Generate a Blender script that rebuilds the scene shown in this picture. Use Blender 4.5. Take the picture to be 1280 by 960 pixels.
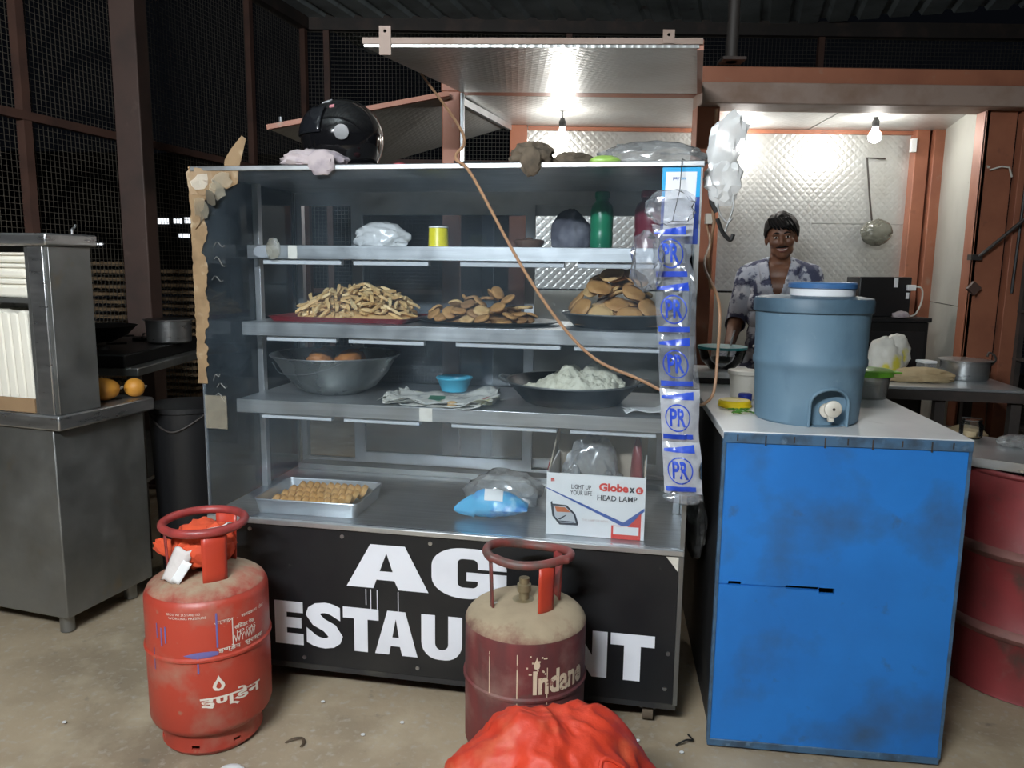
import bpy, bmesh, math, random
from mathutils import Vector, Matrix, Euler, noise
PI = math.pi
random.seed(7)
for o in list(bpy.data.objects): bpy.data.objects.remove(o)
scn = bpy.context.scene
COL = scn.collection

# ------------------------------------------------------------------ camera
PITCH, ROLL, CAMH, FPX = .1512, .0132, 1.2887, 962.
cd = bpy.data.cameras.new('camera'); cam = bpy.data.objects.new('camera', cd); COL.objects.link(cam)
cd.sensor_width = 36; cd.lens = 36*FPX/1280; cd.clip_start = .05; cd.clip_end = 200
fw = Vector((0, math.cos(PITCH), -math.sin(PITCH))); u0 = Vector((0, math.sin(PITCH), math.cos(PITCH))); r0 = Vector((1, 0, 0))
R_ = r0*math.cos(ROLL)+u0*math.sin(ROLL); U_ = u0*math.cos(ROLL)-r0*math.sin(ROLL)
cam.matrix_world = Matrix(((R_.x, U_.x, -fw.x, 0), (R_.y, U_.y, -fw.y, 0), (R_.z, U_.z, -fw.z, CAMH), (0, 0, 0, 1)))
scn.camera = cam
# ------------------------------------------------------------------ world and exposure
w = bpy.data.worlds.new('night'); scn.world = w; w.use_nodes = True
w.node_tree.nodes['Background'].inputs[0].default_value = (.30, .36, .5, 1)
w.node_tree.nodes['Background'].inputs[1].default_value = .006
scn.view_settings.view_transform = 'Standard'; scn.view_settings.look = 'None'
scn.view_settings.gamma = 1; scn.view_settings.use_curve_mapping = False
scn.view_settings.exposure = 0.0
BULB = 180.0       # emission of the kiosk bulbs
TUBE = 1200.0      # emission of the tube lamp under the roof behind the camera, the light the foreground is seen by

# ------------------------------------------------------------------ materials
MATS = {}
def _mat(name):
    m = bpy.data.materials.new(name); m.use_nodes = True; nt = m.node_tree
    b = nt.nodes['Principled BSDF']; MATS[name] = m
    return m, nt, b
def rgb(c): return (c[0], c[1], c[2], 1)
def N(nt, t, **kw):
    n = nt.nodes.new(t)
    for k, v in kw.items(): setattr(n, k, v)
    return n
def ramp(nt, fac, lo, hi):
    r = N(nt, 'ShaderNodeMapRange'); r.inputs[1].default_value = lo; r.inputs[2].default_value = hi
    nt.links.new(fac, r.inputs[0]); return r.outputs[0]
def mixc(nt, fac, a, b):
    x = N(nt, 'ShaderNodeMix', data_type='RGBA'); nt.links.new(fac, x.inputs[0])
    for s, v in ((6, a), (7, b)):
        if isinstance(v, tuple): x.inputs[s].default_value = rgb(v)
        else: nt.links.new(v, x.inputs[s])
    return x.outputs[2]
def nz(nt, vec, scale, detail=5, rough=.55):
    n = N(nt, 'ShaderNodeTexNoise'); n.inputs['Scale'].default_value = scale; n.inputs['Detail'].default_value = detail
    n.inputs['Roughness'].default_value = rough; nt.links.new(vec, n.inputs['Vector']); return n.outputs[0]
def coords(nt, sc=(1, 1, 1), kind='Object'):
    t = N(nt, 'ShaderNodeTexCoord'); mp = N(nt, 'ShaderNodeMapping'); mp.inputs['Scale'].default_value = sc
    nt.links.new(t.outputs[kind], mp.inputs[0]); return mp.outputs[0]
def mat(name, col, rough=.5, metal=0, layers=(), bump=0, bscale=60, sc=(1, 1, 1), rvar=0, **kw):
    """layers: (colour, noise scale, lo, hi[, stretch]) mixed over the base one after another"""
    m, nt, b = _mat(name); v = coords(nt, sc)
    c = tuple(col)
    for L in layers:
        vv = coords(nt, L[4]) if len(L) > 4 else v
        c = mixc(nt, ramp(nt, nz(nt, vv, L[1]), L[2], L[3]), c, tuple(L[0]))
    if isinstance(c, tuple): b.inputs['Base Color'].default_value = rgb(c)
    else: nt.links.new(c, b.inputs['Base Color'])
    b.inputs['Roughness'].default_value = rough; b.inputs['Metallic'].default_value = metal
    if rvar:
        r = N(nt, 'ShaderNodeMapRange'); r.inputs[3].default_value = max(.05, rough-rvar); r.inputs[4].default_value = min(1, rough+rvar)
        r.inputs[1].default_value = .3; r.inputs[2].default_value = .7
        nt.links.new(nz(nt, v, 9), r.inputs[0]); nt.links.new(r.outputs[0], b.inputs['Roughness'])
    if bump:
        bp = N(nt, 'ShaderNodeBump'); bp.inputs['Strength'].default_value = bump; bp.inputs['Distance'].default_value = .004
        nt.links.new(nz(nt, v, bscale), bp.inputs['Height']); nt.links.new(bp.outputs[0], b.inputs['Normal'])
    for k, val in kw.items():
        b.inputs[k.replace('_', ' ')].default_value = val
    return m
def emis(name, col, s):
    m, nt, b = _mat(name); b.inputs['Base Color'].default_value = rgb(col)
    b.inputs['Emission Color'].default_value = rgb(col); b.inputs['Emission Strength'].default_value = s; return m
def clear(name, tint=(1, 1, 1), haze=.05, hazecol=(.6, .65, .68), gloss=.1, rough=.05, dirt=0, dscale=6, fres=1.45):
    """thin clear sheet: transparent + fresnel gloss + a dusty film"""
    m, nt, b = _mat(name); nt.nodes.remove(b); out = nt.nodes['Material Output']
    t = N(nt, 'ShaderNodeBsdfTransparent'); t.inputs[0].default_value = rgb(tint)
    d = N(nt, 'ShaderNodeBsdfDiffuse'); d.inputs[0].default_value = rgb(hazecol)
    g = N(nt, 'ShaderNodeBsdfGlossy'); g.inputs['Roughness'].default_value = rough
    m1 = N(nt, 'ShaderNodeMixShader'); m2 = N(nt, 'ShaderNodeMixShader')
    if dirt:
        r = N(nt, 'ShaderNodeMapRange'); r.inputs[1].default_value = .4; r.inputs[2].default_value = .75
        r.inputs[3].default_value = haze; r.inputs[4].default_value = haze+dirt
        nt.links.new(nz(nt, coords(nt), dscale, 6), r.inputs[0]); nt.links.new(r.outputs[0], m1.inputs[0])
    else: m1.inputs[0].default_value = haze
    nt.links.new(t.outputs[0], m1.inputs[1]); nt.links.new(d.outputs[0], m1.inputs[2])
    f = N(nt, 'ShaderNodeFresnel'); f.inputs[0].default_value = fres
    a = N(nt, 'ShaderNodeMath', operation='ADD'); a.inputs[1].default_value = gloss; nt.links.new(f.outputs[0], a.inputs[0])
    nt.links.new(a.outputs[0], m2.inputs[0]); nt.links.new(m1.outputs[0], m2.inputs[1]); nt.links.new(g.outputs[0], m2.inputs[2])
    nt.links.new(m2.outputs[0], out.inputs[0]); return m

def build_materials():
    mat('concrete', (.38, .298, .20), .85, 0, [((.20, .155, .105), 1.4, .44, .68), ((.44, .36, .25), 5, .5, .75), ((.15, .125, .10), 11, .64, .78), ((.40, .36, .30), 45, .55, .8)], bump=.35, bscale=38)
    mat('steel', (.50, .505, .51), .34, .92, [((.36, .365, .37), 4, .4, .7)], rvar=.1, sc=(1, 1, 6))
    mat('steel_brushed', (.50, .52, .535), .38, .9, [((.39, .405, .42), 3, .4, .7, (1, 30, 30))], rvar=.1)
    mat('steel_dull', (.30, .305, .30), .46, .85, [((.20, .20, .19), 3, .4, .7), ((.28, .23, .16), 7, .62, .8)], rvar=.12)
    mat('aluminium', (.62, .64, .66), .36, .85, [((.5, .52, .54), 10, .4, .7)])
    mat('tin_bowl', (.55, .56, .53), .28, .95, [((.36, .37, .35), 12, .4, .7, (1, 1, .3))], rvar=.1)
    mat('base_dark', (.035, .035, .037), .5, .3, [((.09, .085, .07), 6, .55, .8)])
    mat('sign_black', (.009, .010, .012), .42, 0, [((.022, .022, .022), 3, .45, .75), ((.12, .11, .09), 22, .68, .85)], bump=.08, bscale=14)
    mat('sign_white', (.80, .81, .86), .5, 0, [((.70, .71, .76), 4, .45, .75)])
    clear('case_glass', (.96, .98, .995), .008, (.42, .55, .66), .0, .03, .04, 3.2)
    clear('glass', (.985, .99, .99), .01, (.55, .6, .62), .0, .04)
    clear('back_glass', (.72, .76, .80), .16, (.42, .47, .52), .05, .15, .18, 3)
    clear('plastic_bag', (.93, .94, .94), .22, (.75, .76, .76), .10, .18, .12, 20)
    clear('plastic_white', (.9, .9, .9), .72, (.78, .79, .79), .03, .25, .15, 14); clear('bag_olive', (.6, .6, .55), .5, (.22, .22, .18), .05, .2, .2, 14)
    clear('packet_film', (.95, .96, .98), .07, (.72, .76, .84), .06, .10, .16, 26)
    clear('packet_full', (.9, .9, .92), .45, (.72, .75, .82), .06, .15, .2, 20)
    clear('tape_clear', (.95, .93, .88), .12, (.6, .54, .42), .03, .45, .1, 30)
    mat('tape_brown', (.27, .18, .10), .32, 0, [((.19, .125, .07), 14, .45, .65), ((.38, .29, .19), 26, .58, .72)], bump=.5, bscale=30)
    mat('packet_blue', (.02, .06, .50), .28, 0, [((.05, .12, .62), 20, .4, .7)])
    mat('red_paint', (.43, .05, .028), .42, 0, [((.32, .042, .028), 4, .42, .7), ((.36, .17, .12), 8, .54, .78), ((.30, .22, .15), 26, .68, .85)], bump=.12, bscale=40)
    mat('red_bright', (.46, .045, .02), .4, 0, [((.48, .05, .03), 6, .45, .7)])
    mat('red_ring', (.33, .045, .04), .38, 0, [((.17, .03, .03), 14, .42, .65)])
    mat('maroon_paint', (.17, .035, .034), .6, 0, [((.09, .03, .03), 5, .42, .65, (2, 2, .5)), ((.27, .16, .13), 7, .52, .78), ((.10, .07, .06), 16, .6, .8)], bump=.2, bscale=34)
    mat('maroon_dusty', (.22, .06, .05), .75, 0, [((.34, .25, .16), 5, .45, .62)], bump=.2, bscale=40)
    mat('rust_handle', (.20, .045, .038), .5, 0, [((.10, .06, .05), 16, .42, .6)], bump=.3, bscale=50)
    mat('dust', (.37, .29, .19), .95, 0, [((.27, .17, .12), 9, .5, .75)], bump=.3, bscale=60)
    mat('paint_white', (.68, .62, .54), .7, 0, [((.45, .2, .15), 40, .56, .66)])
    mat('paint_cream', (.66, .54, .38), .7, 0, [((.25, .10, .08), 60, .60, .66)])
    mat('drip_blue', (.14, .12, .32), .6)
    mat('brass', (.30, .24, .14), .5, .6, [((.2, .17, .11), 20, .4, .7)])
    mat('blue_paint', (.018, .19, .60), .5, 0, [((.015, .145, .47), 2.6, .42, .7), ((.04, .10, .20), 4, .51, .76), ((.06, .09, .13), 13, .64, .82)], bump=.1, bscale=20)
    mat('blue_edge', (.07, .15, .26), .55, .2, [((.05, .08, .12), 18, .45, .65), ((.15, .24, .34), 30, .6, .75)])
    mat('white_top', (.72, .72, .72), .3, 0, [((.56, .57, .58), 3, .45, .75), ((.45, .45, .44), 14, .66, .8)])
    mat('jug_blue', (.125, .215, .295), .55, 0, [((.17, .27, .35), 4, .45, .7), ((.08, .145, .21), 9, .55, .78, (1, 1, .5)), ((.22, .31, .38), 26, .64, .8)], bump=.06, bscale=30)
    mat('jug_dark', (.075, .135, .19), .5, 0, [((.05, .09, .13), 10, .45, .7)])
    mat('plastic_offwhite', (.70, .66, .58), .45, 0, [((.55, .50, .42), 18, .5, .75)])
    mat('plastic_white2', (.78, .79, .80), .35)
    mat('fitting_grey', (.50, .52, .54), .5)
    mat('cap_blue', (.05, .14, .32), .35)
    mat('orange_steel', (.33, .125, .07), .5, .1, [((.26, .095, .055), 5, .45, .7), ((.18, .075, .05), 15, .62, .78)], bump=.1, bscale=30)
    mat('brown_steel', (.33, .125, .07), .5, .1, [((.26, .095, .055), 5, .45, .7), ((.30, .19, .14), 14, .62, .78)])
    mat('grey_beam', (.30, .22, .18), .6, .1, [((.22, .14, .10), 7, .45, .7)])
    mat('wall_steel', (.11, .055, .04), .6, .1, [((.07, .038, .03), 6, .45, .7)])
    mat('dark_steel', (.045, .038, .034), .6, .3, [((.09, .06, .05), 6, .5, .75)])
    mat('column_steel', (.085, .05, .04), .55, .1, [((.055, .036, .03), 5, .45, .7), ((.12, .08, .065), 12, .64, .78)])
    mat('wire', (.11, .095, .075), .6, .4)
    mat('roof_sheet', (.42, .47, .47), .45, .3, [((.20, .22, .22), 2, .4, .7), ((.15, .12, .10), 8, .62, .8)])
    mat('cable_tan', (.36, .20, .11), .55)
    mat('cable_orange', (.55, .27, .11), .5)
    mat('cable_black', (.012, .012, .012), .5)
    mat('cable_white', (.6, .58, .52), .5)
    mat('helmet_black', (.006, .006, .007), .10, 0, Coat_Weight=.6)
    mat('helmet_visor', (.01, .011, .014), .16)
    mat('helmet_lining', (.03, .03, .03), .9)
    mat('sticker_silver', (.55, .56, .58), .4)
    mat('sticker_pink', (.62, .25, .28), .4)
    mat('cloth_pink', (.42, .36, .37), .9, 0, [((.25, .22, .25), 18, .5, .7), ((.45, .22, .27), 9, .62, .75)], bump=.6, bscale=60)
    mat('rag_brown', (.13, .10, .07), .95, 0, [((.07, .055, .04), 16, .45, .65)], bump=.7, bscale=60)
    mat('paper_red', (.5, .08, .10), .7)
    mat('tape_bag_green', (.35, .55, .12), .4)
    mat('fried_stick', (.66, .44, .19), .6, 0, [((.52, .30, .11), 40, .45, .7)], bump=.3, bscale=120)
    mat('fried_stick_pale', (.74, .55, .28), .6, 0, [((.60, .38, .16), 40, .45, .7)], bump=.3, bscale=120)
    mat('biscuit', (.48, .26, .09), .65, 0, [((.36, .17, .055), 22, .42, .7), ((.60, .38, .17), 45, .6, .8)], bump=.5, bscale=90)
    mat('biscuit_dark', (.34, .18, .07), .65, 0, [((.24, .12, .045), 24, .42, .7)], bump=.5, bscale=90)
    mat('biscuit_pale', (.60, .39, .17), .65, 0, [((.46, .26, .10), 22, .48, .7)], bump=.5, bscale=90)
    mat('cookie', (.58, .33, .11), .6, 0, [((.45, .22, .07), 26, .45, .7)], bump=.6, bscale=90)
    mat('fritter', (.40, .15, .03), .6, 0, [((.22, .08, .02), 20, .42, .7)], bump=.8, bscale=70)
    mat('rice', (.76, .73, .58), .8, 0, [((.60, .56, .42), 60, .5, .7)], bump=.6, bscale=160)
    mat('tray_red', (.19, .018, .024), .35)
    mat('tray_black', (.014, .015, .017), .35, .1, [((.04, .04, .04), 14, .55, .75)])
    mat('kadai_black', (.035, .037, .038), .36, .5, [((.08, .08, .075), 10, .5, .75)])
    mat('kadai_rim', (.32, .33, .32), .35, .8)
    mat('tray_steel', (.62, .65, .67), .32, .8, [((.5, .53, .55), 8, .45, .7)])
    mat('bowl_cyan', (.09, .48, .66), .35)
    mat('cup_yellow', (.80, .70, .02), .35)
    mat('bottle_green', (.015, .20, .10), .3, 0, [((.01, .12, .07), 8, .45, .7)])
    mat('bottle_maroon', (.16, .018, .035), .3)
    mat('bag_grey', (.10, .10, .13), .8, 0, [((.2, .2, .23), 10, .5, .7)])
    mat('dish_brown', (.13, .075, .055), .5)
    mat('newsprint', (.50, .49, .44), .9, 0, [((.30, .31, .29), 30, .5, .62), ((.62, .61, .56), 9, .5, .7), ((.38, .36, .18), 8, .62, .7), ((.35, .12, .1), 11, .68, .74)])
    mat('carton_white', (.78, .78, .77), .6, 0, [((.66, .65, .62), 8, .55, .8)])
    mat('carton_inside', (.36, .30, .23), .8)
    mat('print_red', (.68, .05, .035), .5)
    mat('print_blue', (.05, .11, .36), .5)
    mat('print_black', (.03, .035, .045), .5)
    mat('print_grey', (.32, .33, .35), .5)
    mat('print_pale', (.62, .52, .50), .5)
    mat('print_silver', (.52, .53, .54), .4)
    mat('print_orange', (.55, .14, .04), .5)
    mat('snack_packet', (.10, .42, .68), .3, 0, [((.05, .20, .55), 9, .5, .62), ((.45, .70, .80), 13, .56, .7)], bump=.4, bscale=24)
    mat('sticker_cyan', (.0, .36, .72), .35)
    mat('sticker_navy', (.01, .045, .30), .35)
    mat('sticker_white', (.80, .81, .84), .4)
    mat('net_red', (.60, .045, .015), .55, 0, [((.46, .030, .012), 5, .45, .65), ((.60, .14, .06), 9, .55, .78)], bump=.25, bscale=110)
    mat('net_tan', (.44, .20, .06), .7, 0, [((.62, .10, .03), 7, .42, .6)], bump=.5, bscale=140)
    mat('drum_red', (.30, .045, .048), .5, .1, [((.20, .04, .04), 4, .42, .65), ((.10, .06, .05), 9, .56, .72), ((.26, .09, .08), 22, .6, .8)], bump=.15, bscale=24)
    mat('drum_rib', (.24, .10, .085), .6, .1, [((.13, .06, .05), 10, .45, .65)])
    mat('checker_wall', (.56, .57, .56), .36, .6, [((.46, .45, .42), 3, .45, .75), ((.25, .24, .22), 12, .70, .82)])
    mat('plain_panel', (.43, .43, .39), .55, .15, [((.35, .345, .31), 2.5, .45, .75), ((.28, .26, .23), 15, .72, .82)])
    mat('kiosk_ceiling', (.56, .57, .56), .36, .6, [((.46, .45, .42), 3, .45, .75)])
    mat('flap_sheet', (.56, .57, .56), .36, .6, [((.46, .45, .42), 3, .45, .75)])
    for n in ('checker_wall', 'kiosk_ceiling', 'flap_sheet'):   # raised lozenges rolled into the plate
        m = MATS[n]; nt = m.node_tree; b = nt.nodes['Principled BSDF']
        v = coords(nt, (1, 1, 1)); sp = N(nt, 'ShaderNodeSeparateXYZ'); cm = N(nt, 'ShaderNodeCombineXYZ'); nt.links.new(v, sp.inputs[0])
        nt.links.new(sp.outputs[0], cm.inputs[0]); nt.links.new(sp.outputs[2 if n == 'checker_wall' else 1], cm.inputs[1])
        rot = N(nt, 'ShaderNodeMapping'); rot.inputs['Rotation'].default_value = (0, 0, math.radians(45))
        rot.inputs['Scale'].default_value = (30, 30, 30); nt.links.new(cm.outputs[0], rot.inputs[0])
        ch = N(nt, 'ShaderNodeTexVoronoi', voronoi_dimensions='2D', distance='CHEBYCHEV'); ch.inputs['Scale'].default_value = 1; ch.inputs['Randomness'].default_value = 0
        nt.links.new(rot.outputs[0], ch.inputs['Vector'])
        hh = ramp(nt, ch.outputs['Distance'], .42, .22)
        bm_ = N(nt, 'ShaderNodeBump'); bm_.inputs['Strength'].default_value = .32; bm_.inputs['Distance'].default_value = .003
        nt.links.new(hh, bm_.inputs['Height']); nt.links.new(bm_.outputs[0], b.inputs['Normal'])
    for n, base, dust, z0, z1 in (('maroon_dusty', MATS['red_paint'], (.36, .27, .18), .425, .475), ('dust', MATS['maroon_paint'], (.37, .29, .19), .375, .425)):
        m = MATS[n]; nt = m.node_tree; b = nt.nodes['Principled BSDF']; v = coords(nt); sp = N(nt, 'ShaderNodeSeparateXYZ'); nt.links.new(v, sp.inputs[0])
        ad = N(nt, 'ShaderNodeMath', operation='MULTIPLY_ADD'); nt.links.new(nz(nt, v, 16, 6, .65), ad.inputs[0]); ad.inputs[1].default_value = .13; nt.links.new(sp.outputs[2], ad.inputs[2])
        col = (.36, .05, .03) if n == 'maroon_dusty' else (.17, .04, .037)
        c1 = mixc(nt, ramp(nt, nz(nt, v, 7), .45, .7), col, tuple(.6*x for x in col))
        c2 = mixc(nt, ramp(nt, nz(nt, v, 9), .45, .75), dust, tuple(.72*x for x in dust))
        nt.links.new(mixc(nt, ramp(nt, ad.outputs[0], z0+.065, z1+.065), c1, c2), b.inputs['Base Color'])
    emis('bulb_glow', (1.0, .975, .92), BULB)
    emis('tube_glow', (.90, .96, 1.0), TUBE)
    emis('far_light', (.9, .95, 1), 1.6)
    mat('lamp_body', (.7, .7, .7), .5)
    mat('holder_black', (.02, .02, .02), .5)
    mat('skin', (.17, .075, .042), .5, 0, [((.13, .055, .03), 14, .45, .7)])
    mat('lip', (.20, .07, .055), .5)
    mat('hair', (.006, .005, .005), .6, 0, Specular_IOR_Level=.2)
    mat('eye_white', (.55, .52, .48), .3)
    mat('eye_dark', (.01, .008, .006), .25)
    mat('teeth', (.55, .50, .44), .4)
    mat('shirt', (.40, .42, .48), .85, 0, [((.055, .06, .11), 13, .50, .56), ((.66, .68, .72), 9, .60, .66), ((.13, .14, .2), 22, .60, .66)])
    mat('trousers', (.03, .035, .05), .9)
    mat('foam_white', (.80, .76, .66), .7, 0, [((.62, .52, .38), 7, .62, .8)])
    mat('egg_tray', (.30, .20, .115), .9, 0, [((.23, .15, .08), 9, .45, .7)])
    mat('cardboard', (.30, .19, .10), .85, 0, [((.24, .15, .08), 6, .45, .7)])
    mat('stove_black', (.012, .012, .012), .45, .3)
    mat('fruit_orange', (.55, .24, .03), .5, 0, [((.40, .15, .02), 8, .5, .7)])
    mat('fruit_green', (.03, .045, .02), .6)
    mat('black_box', (.010, .010, .011), .45)
    mat('lid_green', (.22, .60, .05), .35)
    mat('lid_yellow', (.66, .48, .01), .4)
    mat('cap_navy', (.015, .03, .22), .4)
    mat('teal_rim', (.03, .28, .30), .3)
    mat('herb', (.06, .20, .02), .6)
    mat('cloth_tan', (.50, .38, .22), .9, 0, [((.38, .27, .14), 10, .45, .7)], bump=.5, bscale=50)
    mat('cloth_red', (.60, .07, .02), .8, 0, [((.48, .05, .02), 14, .5, .7)], bump=.5, bscale=60)
    mat('cloth_white', (.62, .57, .55), .85, 0, [((.5, .45, .43), 14, .5, .7)], bump=.4, bscale=60)
    mat('sack_white', (.66, .64, .58), .7, 0, [((.52, .5, .44), 8, .5, .7), ((.62, .55, .06), 5, .58, .64)], bump=.5, bscale=30)
    mat('leaf_dry', (.07, .045, .025), .8)
    mat('paper_scrap', (.66, .66, .66), .8)
build_materials()

# ------------------------------------------------------------------ mesh helpers
def TR(loc=(0, 0, 0), rot=(0, 0, 0), sc=(1, 1, 1)):
    return Matrix.Translation(loc) @ Euler(rot).to_matrix().to_4x4() @ Matrix.Diagonal((*sc, 1))
class MB:
    def __init__(s): s.v = []; s.f = []
    def add(s, vs, fs, M=None):
        n = len(s.v)
        s.v += [tuple(M @ Vector(p)) if M else tuple(p) for p in vs]
        s.f += [tuple(i+n for i in f) for f in fs]; return s
    def box(s, lo, hi, M=None):
        (a, b, c), (d, e, f) = lo, hi
        vs = [(a, b, c), (d, b, c), (d, e, c), (a, e, c), (a, b, f), (d, b, f), (d, e, f), (a, e, f)]
        return s.add(vs, [(0, 3, 2, 1), (4, 5, 6, 7), (0, 1, 5, 4), (1, 2, 6, 5), (2, 3, 7, 6), (3, 0, 4, 7)], M)
    def bar(s, p0, p1, a, b=None):      # rectangular bar a wide (horizontal), b deep
        p0, p1 = Vector(p0), Vector(p1); b = b or a; d = (p1-p0).normalized()
        up = Vector((0, 0, 1)) if abs(d.z) < .95 else Vector((0, 1, 0))
        x = d.cross(up).normalized(); y = x.cross(d)
        vs = [p+x*sx*a/2+y*sy*b/2 for p in (p0, p1) for sx, sy in ((-1, -1), (1, -1), (1, 1), (-1, 1))]
        return s.add(vs, [(0, 3, 2, 1), (4, 5, 6, 7), (0, 1, 5, 4), (1, 2, 6, 5), (2, 3, 7, 6), (3, 0, 4, 7)])
    def tube(s, pts, r, n=8, closed=False, M=None, flat=1):
        pts = [Vector(p) for p in pts]; k = len(pts); rs = r if isinstance(r, (list, tuple)) else [r]*k
        vs = []; fs = []; px = None
        for i, p in enumerate(pts):
            a = pts[(i-1) % k] if (closed or i) else p; b = pts[(i+1) % k] if (closed or i < k-1) else p
            d = (b-a).normalized()
            if px is None:
                px = d.cross(Vector((0, 0, 1)) if abs(d.z) < .9 else Vector((1, 0, 0))).normalized()
            x = (px-d*px.dot(d)).normalized(); y = d.cross(x); px = x
            vs += [p+(x*math.cos(t)*rs[i]+y*math.sin(t)*rs[i]*flat) for t in [2*PI*j/n for j in range(n)]]
        for i in range(k if closed else k-1):
            for j in range(n):
                q = (i+1) % k
                fs.append((i*n+j, i*n+(j+1) % n, q*n+(j+1) % n, q*n+j))
        if not closed: fs += [tuple(range(n-1, -1, -1)), tuple((k-1)*n+j for j in range(n))]
        return s.add(vs, fs, M)
    def cyl(s, p0, p1, r0, r1=None, n=16, M=None): return s.tube([p0, p1], [r0, r0 if r1 is None else r1], n, M=M)
    def lathe(s, prof, n=32, M=None, caps=True, sq=0):
        vs = []; fs = []
        for r, z in prof:
            for j in range(n):
                t = 2*PI*j/n; vs.append((r*math.cos(t), r*math.sin(t), z))
        m = len(prof)
        for i in range(m-1):
            for j in range(n): fs.append((i*n+j, i*n+(j+1) % n, (i+1)*n+(j+1) % n, (i+1)*n+j))
        if caps:
            if prof[0][0] > 1e-5: fs.append(tuple(range(n-1, -1, -1)))
            if prof[-1][0] > 1e-5: fs.append(tuple((m-1)*n+j for j in range(n)))
        return s.add(vs, fs, M)
    def sphere(s, c, r, n=16, m=10, M=None):
        r = r if isinstance(r, (tuple, list)) else (r, r, r)
        prof = [(math.sin(PI*i/m), -math.cos(PI*i/m)) for i in range(m+1)]
        prof[0] = (0.001, -1); prof[-1] = (.001, 1)
        T = TR(c, (0, 0, 0), r); return s.lathe(prof, n, (M @ T) if M else T)
    def prism(s, poly, y0, y1, M=None):   # polygon in local x,z; extruded along y
        n = len(poly); vs = [(x, y0, z) for x, z in poly]+[(x, y1, z) for x, z in poly]
        fs = [tuple(range(n)), tuple(range(2*n-1, n-1, -1))]+[(i, n+i, n+(i+1) % n, (i+1) % n) for i in range(n)]
        return s.add(vs, fs, M)
    def sheet(s, fn, nu, nv, th=0):       # fn(u,v)->point; th gives it thickness along -normal estimate
        vs = [Vector(fn(i/nu, j/nv)) for j in range(nv+1) for i in range(nu+1)]
        fs = [(j*(nu+1)+i, j*(nu+1)+i+1, (j+1)*(nu+1)+i+1, (j+1)*(nu+1)+i) for j in range(nv) for i in range(nu)]
        return s.add(vs, fs)
    def mesh(s, name, smooth=False, ang=40):
        me = bpy.data.meshes.new(name); me.from_pydata(s.v, [], s.f)
        bm = bmesh.new(); bm.from_mesh(me)
        bmesh.ops.remove_doubles(bm, verts=bm.verts, dist=1e-6); bmesh.ops.recalc_face_normals(bm, faces=bm.faces); bm.to_mesh(me); bm.free()
        if smooth:
            me.polygons.foreach_set('use_smooth', [True]*len(me.polygons)); me.set_sharp_from_angle(angle=math.radians(ang))
        return me
    def build(s, name, m, parent=None, smooth=False, bevel=0, ang=40, solid=0, sub=0, world=False):
        if world:      # shape given in world coordinates, parent not rotated
            l = parent.location; s.v = [(x-l.x, y-l.y, z-l.z) for x, y, z in s.v]
        me = s.mesh(name, smooth or bevel > 0, ang); return link(name, me, m, parent, bevel, solid, sub)
def link(name, me, m, parent=None, bevel=0, solid=0, sub=0):
    o = bpy.data.objects.new(name, me); COL.objects.link(o)
    if not me.materials: me.materials.append(MATS[m] if isinstance(m, str) else m)
    if parent: o.parent = parent
    if solid:
        d = o.modifiers.new('solid', 'SOLIDIFY'); d.thickness = solid; d.offset = 0
    if sub:
        d = o.modifiers.new('sub', 'SUBSURF'); d.levels = sub; d.render_levels = sub
    if bevel:
        d = o.modifiers.new('bevel', 'BEVEL'); d.width = bevel; d.segments = 2; d.limit_method = 'ANGLE'; d.angle_limit = math.radians(40)
    return o
def tag(o, label=None, cat=None, group=None, kind=None):
    if label: o['label'] = label
    if cat: o['category'] = cat
    if group: o['group'] = group
    if kind: o['kind'] = kind
    return o
def thing(name, label, cat, loc=(0, 0, 0), rz=0, group=None, kind=None, rot=None):
    o = bpy.data.objects.new(name, None); COL.objects.link(o); o.empty_display_size = .05
    o.location = loc; o.rotation_euler = rot or (0, 0, rz); return tag(o, label, cat, group, kind)
def crumple(rx, ry, rz, seed, amp=.25, freq=3.2, sub=4, flat=None, M=None, ridged=True):
    """crumpled blob: icosphere pushed about by folded noise; flat = z below which it is pressed flat"""
    bm = bmesh.new(); bmesh.ops.create_icosphere(bm, subdivisions=sub, radius=1)
    off = Vector((seed*3.71, seed*1.37, seed*7.9))
    for v in bm.verts:
        p = v.co.copy(); q = p*freq*.5+off
        n = (1-2*abs(noise.noise(q)))*.6+(1-2*abs(noise.noise(q*2.3)))*.4 if ridged else noise.noise(q)
        p = p*(1+amp*n)
        v.co = (p.x*rx, p.y*ry, p.z*rz)
        if flat is not None and v.co.z < flat: v.co.z = flat
    mb = MB(); mb.add([v.co.copy() for v in bm.verts], [tuple(x.index for x in f.verts) for f in bm.faces], M); bm.free()
    return mb
def text_mb(body, width=None, height=None, bold=0, M=None, th=.0006, grow=0):
    """lettering in the x-z plane facing -y, lower-left at origin, fitted to width/height"""
    cu = bpy.data.curves.new('t', 'FONT'); cu.body = body; cu.size = 1; cu.offset = bold; cu.resolution_u = 3
    ob = bpy.data.objects.new('t', cu); COL.objects.link(ob); dg = bpy.context.evaluated_depsgraph_get()
    me = bpy.data.meshes.new_from_object(ob.evaluated_get(dg)); vs = [v.co.copy() for v in me.vertices]; fs = [tuple(p.vertices) for p in me.polygons]
    bpy.data.objects.remove(ob); bpy.data.curves.remove(cu); bpy.data.meshes.remove(me)
    mb = MB()
    if not vs: return mb
    x0 = min(v.x for v in vs); x1 = max(v.x for v in vs); y0 = min(v.y for v in vs); y1 = max(v.y for v in vs)
    sx = width/(x1-x0) if width else None; sy = height/(y1-y0) if height else None
    sx = sx or sy; sy = sy or sx
    mb.add([((v.x-x0)*sx, -th, (v.y-y0)*sy) for v in vs], fs, M); return mb
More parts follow.
